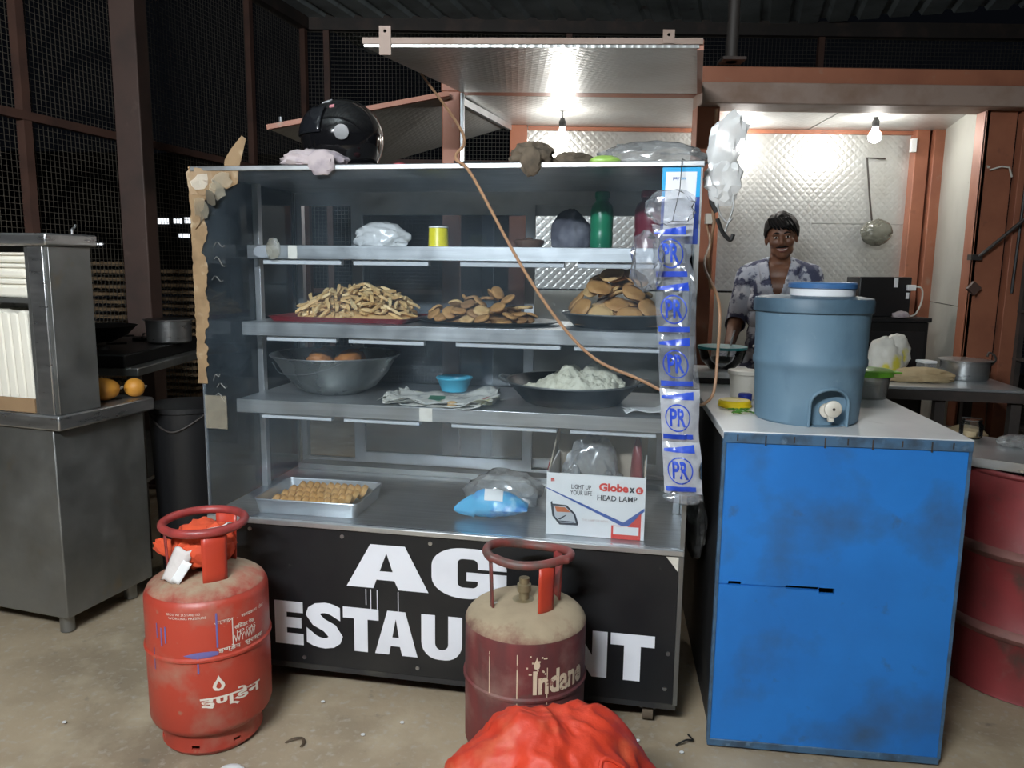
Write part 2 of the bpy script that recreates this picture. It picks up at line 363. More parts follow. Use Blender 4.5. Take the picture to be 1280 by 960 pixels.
def poly_fill(contours, M=None, th=.0008):
    """filled 2-d contours (holes allowed) in the x-z plane"""
    cu = bpy.data.curves.new('c', 'CURVE'); cu.dimensions = '2D'; cu.fill_mode = 'BOTH'; cu.extrude = .5
    for c in contours:
        sp = cu.splines.new('POLY'); sp.points.add(len(c)-1); sp.use_cyclic_u = True
        for p, (x, y) in zip(sp.points, c): p.co = (x, y, 0, 1)
    ob = bpy.data.objects.new('c', cu); COL.objects.link(ob); dg = bpy.context.evaluated_depsgraph_get()
    me = bpy.data.meshes.new_from_object(ob.evaluated_get(dg))
    mb = MB(); mb.add([(v.co.x, -v.co.z*th-th*.5, v.co.y) for v in me.vertices], [tuple(p.vertices) for p in me.polygons], M)
    bpy.data.objects.remove(ob); bpy.data.curves.remove(cu); bpy.data.meshes.remove(me); return mb
def arc(cx, cy, rx, ry, a0, a1, n=8):
    return [(cx+rx*math.cos(math.radians(a0+(a1-a0)*i/n)), cy+ry*math.sin(math.radians(a0+(a1-a0)*i/n))) for i in range(n+1)]
def sub_copy(o, parent=None):
    c = o.copy(); COL.objects.link(c); c.parent = parent
    for ch in list(o.children): sub_copy(ch, c)
    return c
def carve(o, cutter):
    """cut real holes or recesses into a mesh; cutter in the same local coordinates"""
    c = bpy.data.objects.new('cut', cutter.mesh('cut')); COL.objects.link(c); c.parent = o.parent
    m = o.modifiers.new('b', 'BOOLEAN'); m.operation = 'DIFFERENCE'; m.solver = 'EXACT'; m.object = c
    bpy.context.view_layer.update(); dg = bpy.context.evaluated_depsgraph_get()
    me = bpy.data.meshes.new_from_object(o.evaluated_get(dg)); o.modifiers.clear(); o.data = me
    bpy.data.objects.remove(c); return o
#MAIN

# ================================================================== THE SETTING
fl = MB(); NX, NY = 60, 60
fl.sheet(lambda u, v: (-7+14*u, -3+13*v, .006*noise.noise(Vector((u*9, v*9, 3)))-.006), NX, NY)
tag(fl.build('floor', 'concrete', smooth=True), kind='structure', label='dusty tan concrete floor with dark stains', cat='floor')
# corrugated roof: ribs run away from the viewer and a little to the right
def roof():
    root = thing('ceiling', 'dark corrugated metal roof sheets on steel purlins', 'roof', (0, 3, 3.40), -.29, kind='structure')
    mb = MB(); per = .24; x = -2.9; prof = []
    while x < 7.2:
        prof += [(x, 0), (x+.15, 0), (x+.17, .035), (x+.215, .035)]; x += per
    n = len(prof); vs = [(a, -7, z) for a, z in prof]+[(a, 4.6, z) for a, z in prof]
    mb.add(vs, [(i, i+1, n+i+1, n+i) for i in range(n-1)])
    mb.build('corrugated_sheet', 'roof_sheet', root, solid=.002)
    for y in (-2.2, 1.0): MB().box((-7.2, y-.03, -.13), (7.2, y+.03, -.002)).build('purlin', 'dark_steel', root)
    return root
roof()
def mesh_wall(name, label, p0, p1, top, posts, rails, cell, m_post='wall_steel', zlo=0.0, pw=.05):
    p0 = Vector((*p0, 0)); p1 = Vector((*p1, 0)); L = (p1-p0).length; d = (p1-p0)/L
    root = thing(name, label, 'wall', p0, math.atan2(d.y, d.x), kind='structure')
    for t in posts: MB().box((t-pw/2, -pw/2, 0), (t+pw/2, pw/2, top)).build('post', m_post, root)
    for z in rails: MB().box((0, -.03, z-.022), (L, .012, z+.022)).build('rail', m_post, root)
    MB().box((0, -.05, top), (L, .05, top+.12)).build('top_beam', 'dark_steel', root)
    mb = MB(); r = .0013; x = 0
    while x < L: mb.box((x-r, .014, zlo), (x+r, .014+2*r, top)); x += cell
    z = zlo
    while z < top: mb.box((0, .017, z-r), (L, .017+2*r, z+r)); z += cell
    o = mb.build('wire_mesh', 'wire', root); o['kind'] = 'stuff'
    return root
mesh_wall('wall_left', 'welded wire mesh wall on brown steel posts, dark night behind', (-3.08, 2.0), (-1.84, 7.1), 3.3,
          (.05, 2.22, 4.35, 5.2), (2.03,), .031)
mesh_wall('wall_back', 'welded wire mesh wall behind the kiosk', (-1.84, 7.1), (5.2, 7.1), 3.3, (.18, 2.3, 4.5, 6.9), (1.05, 2.2), .034)
# the steel column that carries the roof
t = thing('roof_column', 'square dark steel column carrying the roof beside the egg trays', 'column', (-2.10, 4.40, 0))
MB().box((-.07, -.07, 0), (.07, .07, 3.29)).build('shaft', 'column_steel', t, bevel=.006)
MB().box((-.12, -.12, 0), (.12, .12, .012)).build('base_plate', 'column_steel', t)
t = thing('roof_pole', 'thin dark pole rising from the kiosk beam to the roof', 'pole', (.93, 3.50, 2.175))
MB().cyl((0, 0, 0), (.0, 0, 1.09), .026, n=12).build('shaft', 'dark_steel', t, smooth=True)
MB().box((-.05, -.05, 0), (.05, .05, .012)).build('base_plate', 'dark_steel', t)
# a far building with a few lit windows
t = thing('distant_building', 'far dark building with a few lit white windows in the night', 'building', (-14.2, 31, 0))
MB().box((-7, 0, 0), (7, 8, 5.5)).build('wall', 'stove_black', t)
for wx, wz, ww, wh in ((-.55, 2.62, .22, .10), (.05, 2.78, .5, .22), (.75, 2.80, .34, .2), (1.2, 2.82, .3, .22), (.95, 2.25, .4, .16), (1.5, 2.25, .7, .2), (2.2, 2.3, .35, .2), (-2.6, 1.93, .5, .08)):
    MB().box((wx, -.05, wz), (wx+ww, 0, wz+wh)).build('lit_window', 'far_light', t)

# ================================================================== THE KIOSK (steel container stall)
KL = (.95, 3.98, 0)
kio = thing('food_kiosk', 'orange steel framed kiosk lined with silver checker plate, flaps raised', 'kiosk', KL)
KF, KB, KC = 3.58, 4.38, 2.05
def kbox(name, m, lo, hi, bevel=0): return MB().box(lo, hi).build(name, m, kio, world=True, bevel=bevel)
def kbar(name, m, p0, p1, a, b=None, bevel=0): return MB().bar(p0, p1, a, b).build(name, m, kio, world=True, bevel=bevel)
kbox('post', 'brown_steel', (-.325, KF-.04, 0), (-.245, KF+.04, KC), .004)            # left front
kbox('post_flange', 'aluminium', (-.243, KF-.05, 1.72), (-.228, KF+.01, KC-.01))
kbox('post', 'orange_steel', (-.03, KB-.05, 0), (.065, KB+.04, KC), .004)               # left rear
kbox('post', 'brown_steel', (.80, KF-.05, 0), (.90, KF+.05, 2.0), .004)               # between the bays
kbox('post', 'orange_steel', (1.0, KB-.03, 0), (1.13, KB+.03, KC), .004)
kbox('post', 'orange_steel', (2.17, KB-.06, 0), (2.245, KB+.02, KC), .004)
kbox('post', 'brown_steel', (2.26, KB-.08, 0), (2.335, KB+.0, KC), .004)
# right front post: an open channel
kbox('post', 'orange_steel', (2.075, KF-.05, 0), (2.21, KF-.035, 1.995), .002)
kbox('post_flange', 'orange_steel', (2.075, KF-.05, 0), (2.09, KF+.03, 1.995))
kbox('post', 'orange_steel', (2.225, KF-.075, 0), (2.30, KF-.03, 1.995), .002)
# lintel over the right bay
kbox('lintel_beam', 'brown_steel', (.80, KF-.035, 2.085), (2.75, KF+.05, 2.17), .004)
kbox('lintel_beam', 'grey_beam', (.80, KF-.13, 1.995), (2.75, KF+.05, 2.083), .006)
kbox('lintel_beam', 'brown_steel', (-.33, KF-.03, KC), (.80, KF+.05, 2.10), .004)
# roof lining of both bays, checker plate sheets
def slab(name, m, pts, th, up=True):
    mb = MB(); n = len(pts); vs = list(pts)+[(x, y, z+th) for x, y, z in pts]
    mb.add(vs, [tuple(range(n-1, -1, -1)), tuple(range(n, 2*n))]+[(i, (i+1) % n, n+(i+1) % n, n+i) for i in range(n)])
    return mb.build(name, m, kio, world=True)
slab('ceiling_sheet', 'kiosk_ceiling', [(-.24, KF+.05, KC), (.85, KF+.05, KC), (.98, KB+.1, KC), (-.02, KB+.1, KC)], .012)
slab('ceiling_sheet', 'kiosk_ceiling', [(.86, KF+.05, KC), (1.55, KF+.05, KC), (1.6, KB+.1, KC), (.99, KB+.1, KC)], .012)
slab('ceiling_sheet', 'kiosk_ceiling', [(1.56, KF+.05, KC-.001), (2.35, KF+.05, KC-.001), (2.40, KB+.1, KC-.001), (1.61, KB+.1, KC-.001)], .012)
kbar('ceiling_edge', 'orange_steel', (.07, KB-.01, KC-.012), (2.3, KB-.01, KC-.012), .02, .02)
# back wall: checker plates above, plain below
for x0, x1, z0, z1, m in ((.065, 1.0, 1.17, KC, 'checker_wall'), (1.13, 1.66, 1.17, KC, 'checker_wall'), (1.655, 2.17, 1.55, KC, 'checker_wall'), (1.655, 2.17, 1.17, 1.548, 'checker_wall'),
                          (.065, 1.0, 0, 1.16, 'plain_panel'), (1.13, 2.17, 0, 1.16, 'plain_panel')):
    kbox('back_sheet', m, (x0, KB+(.0 if x0 != 1.13 else .002), z0), (x1, KB+.012, z1))
# right side wall
def wallquad(name, m, a, b, z0, z1, th=.012):
    mb = MB(); a = Vector((*a, 0)); b = Vector((*b, 0)); n = Vector(((b-a).y, -(b-a).x, 0)).normalized()*th
    mb.add([a+Vector((0, 0, z0)), b+Vector((0, 0, z0)), b+n+Vector((0, 0, z0)), a+n+Vector((0, 0, z0)), a+Vector((0, 0, z1)), b+Vector((0, 0, z1)), b+n+Vector((0, 0, z1)), a+n+Vector((0, 0, z1))],
           [(0, 3, 2, 1), (4, 5, 6, 7), (0, 1, 5, 4), (1, 2, 6, 5), (2, 3, 7, 6), (3, 0, 4, 7)])
    return mb.build(name, m, kio, world=True)
wallquad('side_sheet', 'plain_panel', (2.10, KF+.03), (2.34, KB), 1.13, KC)
wallquad('side_sheet', 'plain_panel', (2.10, KF+.03), (2.34, KB), .0, 1.126)
# low counter fronts of the left bay
kbox('counter_front', 'plain_panel', (-.24, KF-.012, 0), (.80, KF+.012, .93))
kbox('counter_top', 'steel_dull', (-.24, KF-.06, .93), (.80, KF+.35, .955))
# raised flap over the case
fa = [(-.472, 2.51, 1.955), (.565, 2.51, 1.965), (.80, KF-.04, 2.052), (-.24, KF-.04, 2.045)]
slab('flap_sheet', 'flap_sheet', fa, .012)
kbar('flap_edge', 'grey_beam', (-.475, 2.515, 1.972), (.575, 2.515, 1.984), .022, .018)
kbar('flap_edge', 'brown_steel', (.57, 2.515, 1.975), (.805, KF-.05, 2.06), .02, .03)
for x in (-.405, .468):
    lug = kbox('flap_lug', 'grey_beam', (x-.018, 2.50, 1.93 if x < 0 else 1.975), (x+.018, 2.506, 2.015))
    carve(lug, MB().cyl((x-KL[0], 2.48-KL[1], 2.0), (x-KL[0], 2.52-KL[1], 2.0), .005, n=10))
# flap of the left side, hanging lower at its outer edge
lf = [(-1.05, 3.42, 1.855), (-.29, 3.50, 2.02), (-.03, 4.36, 2.045), (-.82, 4.30, 1.80)]
slab('flap_sheet', 'flap_sheet', [(x, y, z) for x, y, z in lf], .010)
kbar('flap_edge', 'brown_steel', (-1.06, 3.41, 1.862), (-.29, 3.49, 2.027), .025, .02)
kbar('flap_edge', 'aluminium', (-.27, 3.56, 2.025), (-.03, 4.33, 2.035), .02, .03)
MB().cyl((-1.0, 3.405, 1.885), (-1.0, 3.405, 1.905), .007, n=8).build('bolt', 'aluminium', kio, world=True)
# slanted stay rod of the right-hand flap, hinge rod, latch
MB().cyl((2.085, 3.50, 1.36), (2.52, 3.35, 1.83), .008, n=8).build('stay_rod', 'dark_steel', kio, world=True, smooth=True)
MB().cyl((2.09, 3.62, 1.40), (2.10, 3.61, 1.70), .006, n=8).build('hinge_rod', 'dark_steel', kio, world=True, smooth=True)
MB().cyl((2.11, 3.62, 1.76), (2.115, 3.61, 2.0), .006, n=8).build('hinge_rod', 'dark_steel', kio, world=True, smooth=True)
MB().box((2.05, 3.50, 1.345), (2.10, 3.53, 1.37)).build('latch', 'dark_steel', kio, world=True)
MB().add(*(lambda m: (m.v, m.f))(MB().box((-.022, -.01, -.022), (.022, .01, .022), TR((2.075, 3.50, 1.22), (0, .7, 0))))).build('latch', 'column_steel', kio, world=True)
MB().tube([(2.105, 3.52, 1.74), (2.15, 3.51, 1.755), (2.185, 3.51, 1.75), (2.2, 3.51, 1.71)], .004, 6).build('wire_loop', 'cable_white', kio, world=True, smooth=True)
MB().tube([(2.098, 3.60, 1.68), (2.10, 3.56, 1.73), (2.105, 3.53, 1.76)], .009, 6).build('wire_loop', 'cable_white', kio, world=True, smooth=True)
MB().cyl((2.245, 3.495, 1.2), (2.26, 3.495, 1.95), .006, n=6).build('conduit', 'cable_black', kio, world=True, smooth=True)
# electric wiring on the middle post
MB().tube([(.875, 3.50, 1.98), (.88, 3.50, 1.75), (.87, 3.50, 1.62), (.89, 3.495, 1.5), (.872, 3.50, 1.35), (.89, 3.495, 1.2)], .008, 6).build('conduit', 'cable_tan', kio, world=True, smooth=True)
MB().tube([(.865, 3.505, 1.7), (.875, 3.49, 1.58), (.895, 3.48, 1.54)], .013, 6).build('conduit', 'cable_black', kio, world=True, smooth=True)
kbox('switch_box', 'plastic_offwhite', (.855, 3.505, 1.49), (.89, 3.53, 1.535))
# tube clip and metal hook on the back wall
MB().tube([(2.03, KB-.02, 1.90), (1.93, KB-.02, 1.905), (1.96, KB-.02, 1.70), (1.99, KB-.02, 1.53)], .005, 6).build('wall_hook', 'dark_steel', kio, world=True, smooth=True)
kbox('junction_clip', 'plastic_white2', (2.14, KB-.08, 1.93), (2.165, KB-.055, 2.0))

# bulbs
def bulb(label, x, y, z, top, m='bulb_glow', r=.032):
    t = thing('light_bulb', label, 'bulb', (x, y, z))
    pr = [(.013, .045), (.015, .03), (.026, .018), (r, 0), (.029, -.014), (.018, -.026), (.001, -.032)]
    MB().lathe(pr, 20).build('glass_bulb', m, t, smooth=True)
    MB().lathe([(.016, .046), (.017, .06), (.017, .075), (.011, .085), (.011, .09)], 14).build('bulb_holder', 'holder_black', t, smooth=True)
    MB().tube([(0, 0, .088), (.002, 0, (top-z)*.5+.045), (0, 0, top-z-.002)], .0025, 6).build('cord', 'cable_black', t)
bulb('lit bulb hanging under the raised flap behind the display case', .232, 3.95, 1.925, KC)
bulb('lit bulb hanging beside the middle post behind the standing man', 1.20, 4.20, 1.925, KC)
bulb('lit bulb under the kiosk ceiling above the blue water jug', 1.80, 4.0, 1.957, KC-.001)
# the tube lamp that lights the place, under the roof behind and to the left of the camera
t = thing('tube_lamp_offscreen', 'fluorescent tube lamp hung lengthwise under the roof', 'lamp', (-.95, -.50, 2.40), .15)
MB().box((-.62, -.015, .03), (.62, .015, .065)).build('batten', 'lamp_body', t)
MB().cyl((-.6, 0, 0), (.6, 0, 0), .014, n=12).build('glass_tube_offscreen', 'tube_glow', t, smooth=True)
for s in (-1, 1):
    MB().box((s*.61-.012, -.018, -.018), (s*.61+.012, .018, .034)).build('tube_socket', 'lamp_body', t)
    MB().cyl((s*.45, 0, .06), (s*.45, 0, 3.39-2.40), .003, n=6).build('hanger', 'dark_steel', t)

# ================================================================== THE DISPLAY CASE
CY = .1819; CW, CDP = 1.4161, .66
CO = Vector((-.91794, 2.25777, 0))
case = thing('display_case', 'glass fronted steel food display case with black painted sign panel', 'display case', CO, -CY)
CM = TR(CO, (0, 0, -CY))
def cw(x, y, z): return CM @ Vector((x, y, z))       # case-local to world
def cb(name, m, lo, hi, bevel=0, parent=None): return MB().box(lo, hi).build(name, m, parent or case, bevel=bevel)
S1, S2, S3, S0 = 1.347, 1.106, .866, .532            # shelf heights
cb('base_cabinet', 'base_dark', (.004, .008, .075), (CW-.004, CDP, .515))
cb('bottom_shelf', 'steel_brushed', (.004, .012, .515), (CW-.004, CDP, S0-.001))
sign = cb('sign_panel', 'sign_black', (.012, -.002, .08), (CW-.014, .006, .516))
cb('ledge_trim', 'aluminium', (.0, -.012, .517), (CW, .014, .533), .002)
cb('corner_strip', 'steel_dull', (CW-.013, -.006, .078), (CW, .012, .516), .001)
cb('corner_strip', 'steel_dull', (0, -.006, .078), (.011, .012, .516), .001)
cb('base_rail', 'base_dark', (0.004, -.002, .062), (CW-.004, .02, .079))
MB().prism([(CW-.048, .512), (CW-.014, .512), (CW-.014, .47)], -.0035, -.002).build('torn_corner', 'plastic_offwhite', sign)
for x, z in ((.135, .497), (.43, .495), (.70, .495), (1.385, .23), (1.38, .125), (.66, .105), (.30, .10)):
    MB().cyl((x, -.0055, z), (x, -.002, z), .006, n=10).build('screw', 'steel', sign)
for x, y in ((.09, .06), (CW-.08, .05), (.09, CDP-.07), (CW-.09, CDP-.07)):
    c = MB().cyl((x-.015, y, .032), (x+.015, y, .032), .032, n=16).build('caster', 'rag_brown', case, smooth=True)
    MB().box((x-.022, y-.02, .04), (x+.022, y+.02, .063)).build('caster_fork', 'steel_dull', c)
# --- painted sign letters, each its own piece
G_ = [(1, .60), (.62, .60), (.62, .70)]+arc(.55, .70, .07, .09, 0, 90, 4)+arc(.42, .70, .07, .09, 90, 180, 4)+arc(.42, .31, .07, .09, 180, 270, 4)+arc(.55, .31, .07, .09, 270, 360, 4)+[(.62, .36), (.47, .36), (.47, .53), (1, .53), (1, .03), (.86, .03), (.80, .09)]+arc(.50, .36, .26, .36, -75, -90, 3)+arc(.42, .38, .42, .38, -90, -180, 8)+arc(.42, .62, .42, .38, 180, 90, 8)+arc(.58, .62, .42, .38, 90, 3, 8)
LET = {
 'A': [[(0, 0), (.30, 1), (.72, 1), (1, 0), (.64, 0), (.59, .20), (.37, .20), (.33, 0)], [(.41, .40), (.57, .40), (.495, .82)]],
 'G': [G_],
 'E': [[(0, 0), (0, 1), (1, 1), (1, .75), (.42, .75), (.42, .63), (.94, .63), (.94, .39), (.42, .39), (.42, .26), (1, .26), (1, 0)]],
 'T': [[(.31, 0), (.31, .75), (0, .75), (0, 1), (1, 1), (1, .75), (.69, .75), (.69, 0)]],
 'U': [[(0, 1), (0, .38)]+arc(.42, .38, .42, .38, 180, 270, 6)[1:]+arc(.58, .38, .42, .38, 270, 360, 6)+[(1, 1), (.66, 1), (.66, .36)]+arc(.50, .36, .16, .14, 0, -180, 8)+[(.34, 1)]],
 'N': [[(0, 0), (0, 1), (.34, 1), (.68, .46), (.68, 1), (1, 1), (1, 0), (.68, 0), (.32, .54), (.32, 0)]],
 'R': [[(0, 0), (0, 1), (.62, 1)]+arc(.62, .70, .36, .30, 90, -60, 8)+[(1, 0), (.62, 0), (.44, .38), (.36, .38), (.36, 0)], [(.36, .60), (.36, .78), (.56, .78), (.62, .69), (.56, .60)]],
}
def letter(ch, x, z, wd, ht):
    M = TR((x, -.0035, z), (0, 0, 0), (wd, 1, ht))
    if ch in LET: mb = poly_fill(LET[ch], M)
    else: mb = text_mb(ch, wd, ht, .045, TR((x, -.0035, z)))
    return mb.build('letter', 'sign_white', sign)
letter('A', .442, .344, .252, .135); letter('G', .704, .337, .222, .152)
for ch, x, wd in (('R', .075, .115), ('E', .207, .092), ('S', .308, .118), ('T', .428, .112), ('A', .528, .132), ('U', .672, .124), ('R', .812, .122), ('A', .940, .132), ('N', 1.085, .132), ('T', 1.226, .122)):
    letter(ch, x, .139 if ch != 'S' else .136, wd, .138 if ch != 'S' else .147)
# drips of white paint under the A
for x, l in ((.50, .05), (.515, .09), (.535, .06), (.60, .07)):
    MB().box((x, -.003, .338-l), (x+.0022, -.002, .338)).build('paint_drip', 'sign_white', sign)
# --- glass and frame
FB = 1.545
g = cb('front_glass', 'case_glass', (.004, .0, .534), (CW-.004, .005, FB))
cb('side_glass', 'glass', (.0, .008, .534), (.005, CDP-.02, FB)); cb('side_glass', 'glass', (CW-.005, .008, .534), (CW, CDP-.02, FB))
cb('top_panel', 'steel_brushed', (-.004, -.008, FB), (CW+.004, CDP, FB+.014), .002)
for x in (.006, CW-.026):
    cb('corner_post', 'aluminium', (x, CDP-.03, S0), (x+.02, CDP-.004, FB))
    cb('mid_upright', 'aluminium', (x if x < .5 else x, .315, S0), (x+.02, .34, FB), .001)
cb('glass_edge', 'steel_dull', (CW-.012, -.001, .534), (CW, .007, FB)); cb('glass_edge', 'back_glass', (0, -.001, .534), (.006, .007, FB))
for z, c, sx in ((S1, .24, 0), (S2, .19, 0), (S3, .14, 0)):
    s = cb('shelf', 'steel_brushed', (.028, c+.002, z-.010), (CW-.028, CDP-.06, z-.001))
    cb('shelf_lip', 'steel_brushed', (.024, c, z-.043), (CW-.024, c+.014, z), .0015, s)
    cb('shelf_lip', 'steel_dull', (.028, CDP-.065, z-.035), (CW-.028, CDP-.055, z-.001), 0, s)
    for x0, x1 in ((.07+.03*(z < 1.2), .335), (.375, .62), (.72, 1.04), (1.08, 1.33)):
        st = cb('tube_fitting', 'fitting_grey', (x0, c+.0145, z-.060), (x1, c+.040, z-.0435), .002, s)
MB().add(*(lambda m: (m.v, m.f))(MB().lathe([(.001, 0), (.030, 0), (.032, .001), (.030, .002), (.001, .002)], 24, TR((.078, .240, S1-.021), (PI/2, 0, 0), (1, .62, 1))))).build('maker_badge', 'print_grey', case)
MB().box((.165, .2385, S1-.042), (.195, .2402, S1-.001)).build('tape_patch', 'plastic_offwhite', case)
crumple(.02, .006, .03, 4, .4, sub=2, M=TR((.118, .232, S1-.012))).build('tape_patch', 'tape_clear', case)
MB().box((.625, .1385, S3-.042), (.665, .1402, S3-.001)).build('tape_patch', 'plastic_offwhite', case)
# back: sliding doors in aluminium frames
yb = CDP-.03
cb('back_rail', 'aluminium', (.02, yb, FB-.045), (CW-.02, yb+.02, FB)); cb('back_rail', 'aluminium', (.02, yb, S0), (CW-.02, yb+.02, S0+.03))
cb('back_sill', 'steel_dull', (.02, yb-.07, S0), (CW-.02, yb, S0+.02))
def sliding(x0, x1, y, m):
    d = cb('sliding_door', 'aluminium', (x0, y, S0+.03), (x0+.04, y+.016, FB-.045))
    cb('door_stile', 'aluminium', (x1-.034, y, S0+.03), (x1, y+.016, FB-.045), 0, d)
    cb('door_rail', 'aluminium', (x0+.04, y, S0+.03), (x1-.034, y+.016, S0+.065), 0, d); cb('door_rail', 'aluminium', (x0+.04, y, FB-.08), (x1-.034, y+.016, FB-.045), 0, d)
    cb('pane', m, (x0+.04, y+.006, S0+.065), (x1-.034, y+.010, FB-.08), 0, d)
sliding(.225, .895, yb-.018, 'back_glass')
sliding(.70, 1.37, yb+.020, 'glass')
# brown packing tape down the left front edge, torn edge
rt = random.Random(3)
def ragged(x_of, zs, y, th):
    L = [(x_of(z)[0], z) for z in zs]; R = [(x_of(z)[1], z) for z in reversed(zs)]
    return MB().prism(L+R, y-th, y)
zs = [.935+.008*i for i in range(79)]
def tape_x(z):
    wv = .004*noise.noise(Vector((0, z*22, 1)))+.004*noise.noise(Vector((0, z*71, 6)))
    inner = .030+.020*noise.noise(Vector((3, z*17, 4)))+.012*noise.noise(Vector((8, z*61, 2)))+(.03 if z > 1.47 else 0)+(-.012 if z < 1.1 else 0)
    return (-.012+wv, inner)
ragged(tape_x, zs, -.002, .0012).build('packing_tape', 'tape_brown', case)
tb = MB().box((-.0015, -.002, .95), (-.0003, .09, 1.56)); tb.build('packing_tape', 'tape_brown', case)
def shard(name, m, x, z, wd, ht, seed, y, ry=0, rx=0):
    r_ = random.Random(seed); n = 11
    poly = [(wd*.5*math.cos(2*PI*k/n)*r_.uniform(.65, 1.15), ht*.5*math.sin(2*PI*k/n)*r_.uniform(.65, 1.15)) for k in range(n)]
    MB().prism(poly, -.0006, .0006, TR((x, y, z), (rx, ry, r_.uniform(-.12, .12)))).build(name, m, case)
for k, (x, z, wd, ht, ry) in enumerate(((.012, 1.525, .060, .085, .2), (.045, 1.535, .075, .045, .4), (.02, 1.475, .050, .10, -.15), (.05, 1.50, .06, .05, -.6), (.012, 1.42, .035, .07, .1))):
    shard('tape_fold', 'tape_brown', x, z, wd, ht, k, -.005-.0018*k, ry, .05*(k-2))
for k, (x, z, wd, ht, ry) in enumerate(((.028, 1.515, .045, .06, .9), (.095, 1.515, .085, .05, -.3), (.085, 1.49, .05, .06, .5), (.03, 1.44, .05, .09, .2), (.065, 1.47, .05, .05, .9))):
    shard('tape_fold', 'tape_clear', x, z, wd, ht, 20+k, -.0155-.0016*k, ry, .16*(k-2)+.2)
MB().prism([(.10, 1.545), (.145, 1.545), (.162, 1.60), (.172, 1.632), (.158, 1.640), (.125, 1.605), (.104, 1.575)], -.006, -.0045).build('tape_flag', 'tape_brown', case)
MB().prism([(.06, 1.545), (.145, 1.545), (.140, 1.51), (.105, 1.495), (.07, 1.52)], -.0055, -.004).build('tape_flag', 'tape_brown', case)
for i, (x, z, a) in enumerate(((.07, 1.335, .3), (.07, 1.30, -.4), (.06, 1.24, .15), (.05, .945, .9), (.06, .925, .3), (.055, .90, -.2))):
    pts = [(x+.035*k/5*math.cos(a)-.012, -.004, z+.035*k/5*math.sin(a)+.010*math.sin(k*1.1)) for k in range(6)]
    MB().tube(pts, .0022, 5, flat=.4).build('tape_curl', 'tape_clear', case)
cb('tape_patch', 'tape_clear', (.005, -.002, .80), (.075, -.0006, .90))
# payment sticker at the top right corner (its square code left blank)
st = MB().box((1.316, -.0022, 1.352), (1.411, -.0005, 1.47)).build('payment_sticker', 'sticker_navy', case)
cb('sticker_frame', 'sticker_cyan', (1.316, -.0024, 1.47), (1.411, -.0005, 1.543), 0, st)
MB().prism([(1.323, 1.372), (1.325, 1.532), (1.402, 1.532), (1.398, 1.372)], -.0032, -.0024).build('sticker_card', 'sticker_white', st)
text_mb('pay', .016, .008, .02, TR((1.343, -.0034, 1.511))).build('lettering', 'print_blue', st)
text_mb('tm', .0135, .0065, .02, TR((1.3605, -.0034, 1.5125))).build('lettering', 'sticker_cyan', st)
for i, wd in enumerate((.052, .040)): MB().box((1.361-wd/2, -.0034, 1.401-.012*i), (1.361+wd/2, -.0033, 1.4025-.012*i)).build('print_line', 'print_grey', st)

# ------------------------------------------------------------------ strip of plastic packets hanging on the right corner
pk = thing('packet_strip', 'hanging strip of clear plastic packets printed with blue letters', 'packet strip', cw(1.285, -.045, .705), -CY)
PP = .139
PH, PT = PP, [PP*4, PP*3, PP*2, PP, 0.0]      # bottoms of the packets above the strip's foot
def strip_x(z):    # the strip leans: left edge moves right going down
    return .008+.062*(1-z/.72)**1.0
def film(u, z, side):   # a pillow-shaped length of film; u 0..1 across
    k = (z % PP)/PP
    bulge = .020*math.sin(PI*min(max(k, 0), 1))**.6*math.sin(PI*u)**.8
    wob = .004*noise.noise(Vector((u*5, z*26, side*4)))+.003*noise.noise(Vector((u*11, z*60, side*4+2)))
    wd = .098+.008*noise.noise(Vector((2, z*9, 7)))
    return (strip_x(z)+u*wd, side*(bulge+.003)+wob, z)
for i, zb in enumerate(PT):
    p = MB()
    for side in (-1, 1): p.sheet(lambda u, v: film(u, zb+v*PH*.995, side), 12, 16)
    po = p.build('packet', 'packet_full' if i >= 3 else 'packet_film', pk, smooth=True)
    def on(u, k): x, y, z = film(u, zb+k*PP, -1); return (x, y-.0015, z)
    for k0, k1, sl in ((.05, .15, .03), (.82, .97, -.04)):
        MB().sheet(lambda u, v: on(.04+.80*u, k0+(k1-k0)*v*(1 if sl > 0 else (.35+.65*u))+sl*u*.3), 10, 3).build('blue_band', 'packet_blue', po, smooth=True)
    ring = MB(); n = 26
    for r_a, r_b in ((.30, .33),):
        vs = [on(.44+r*math.cos(2*PI*j/n), .47+r*.80*math.sin(2*PI*j/n)) for r in (r_a, r_b) for j in range(n)]
        ring.add(vs, [(j, (j+1) % n, n+(j+1) % n, n+j) for j in range(n)])
    tm = text_mb('PR', .42, .34, .03)
    ring.add([on(.235+x, .31+z) for x, y, z in tm.v], tm.f)
    ring.build('emblem', 'packet_blue', po)
crumple(.032, .02, .06, 21, .5, sub=3, M=TR((.0, -.025, .60))).build('loose_film', 'packet_film', pk)
crumple(.05, .012, .035, 8, .45, sub=3, M=TR((.055, -.01, .735))).build('loose_film', 'packet_film', pk)
crumple(.040, .006, .014, 9, .45, sub=3, M=TR((.118, -.006, -.012))).build('loose_film', 'packet_film', pk)
MB().tube([(.06, -.004, .70), (.075, -.002, .78), (.078, .030, .857), (.085, .058, .8575)], .0012, 5).build('thread', 'cable_black', pk)

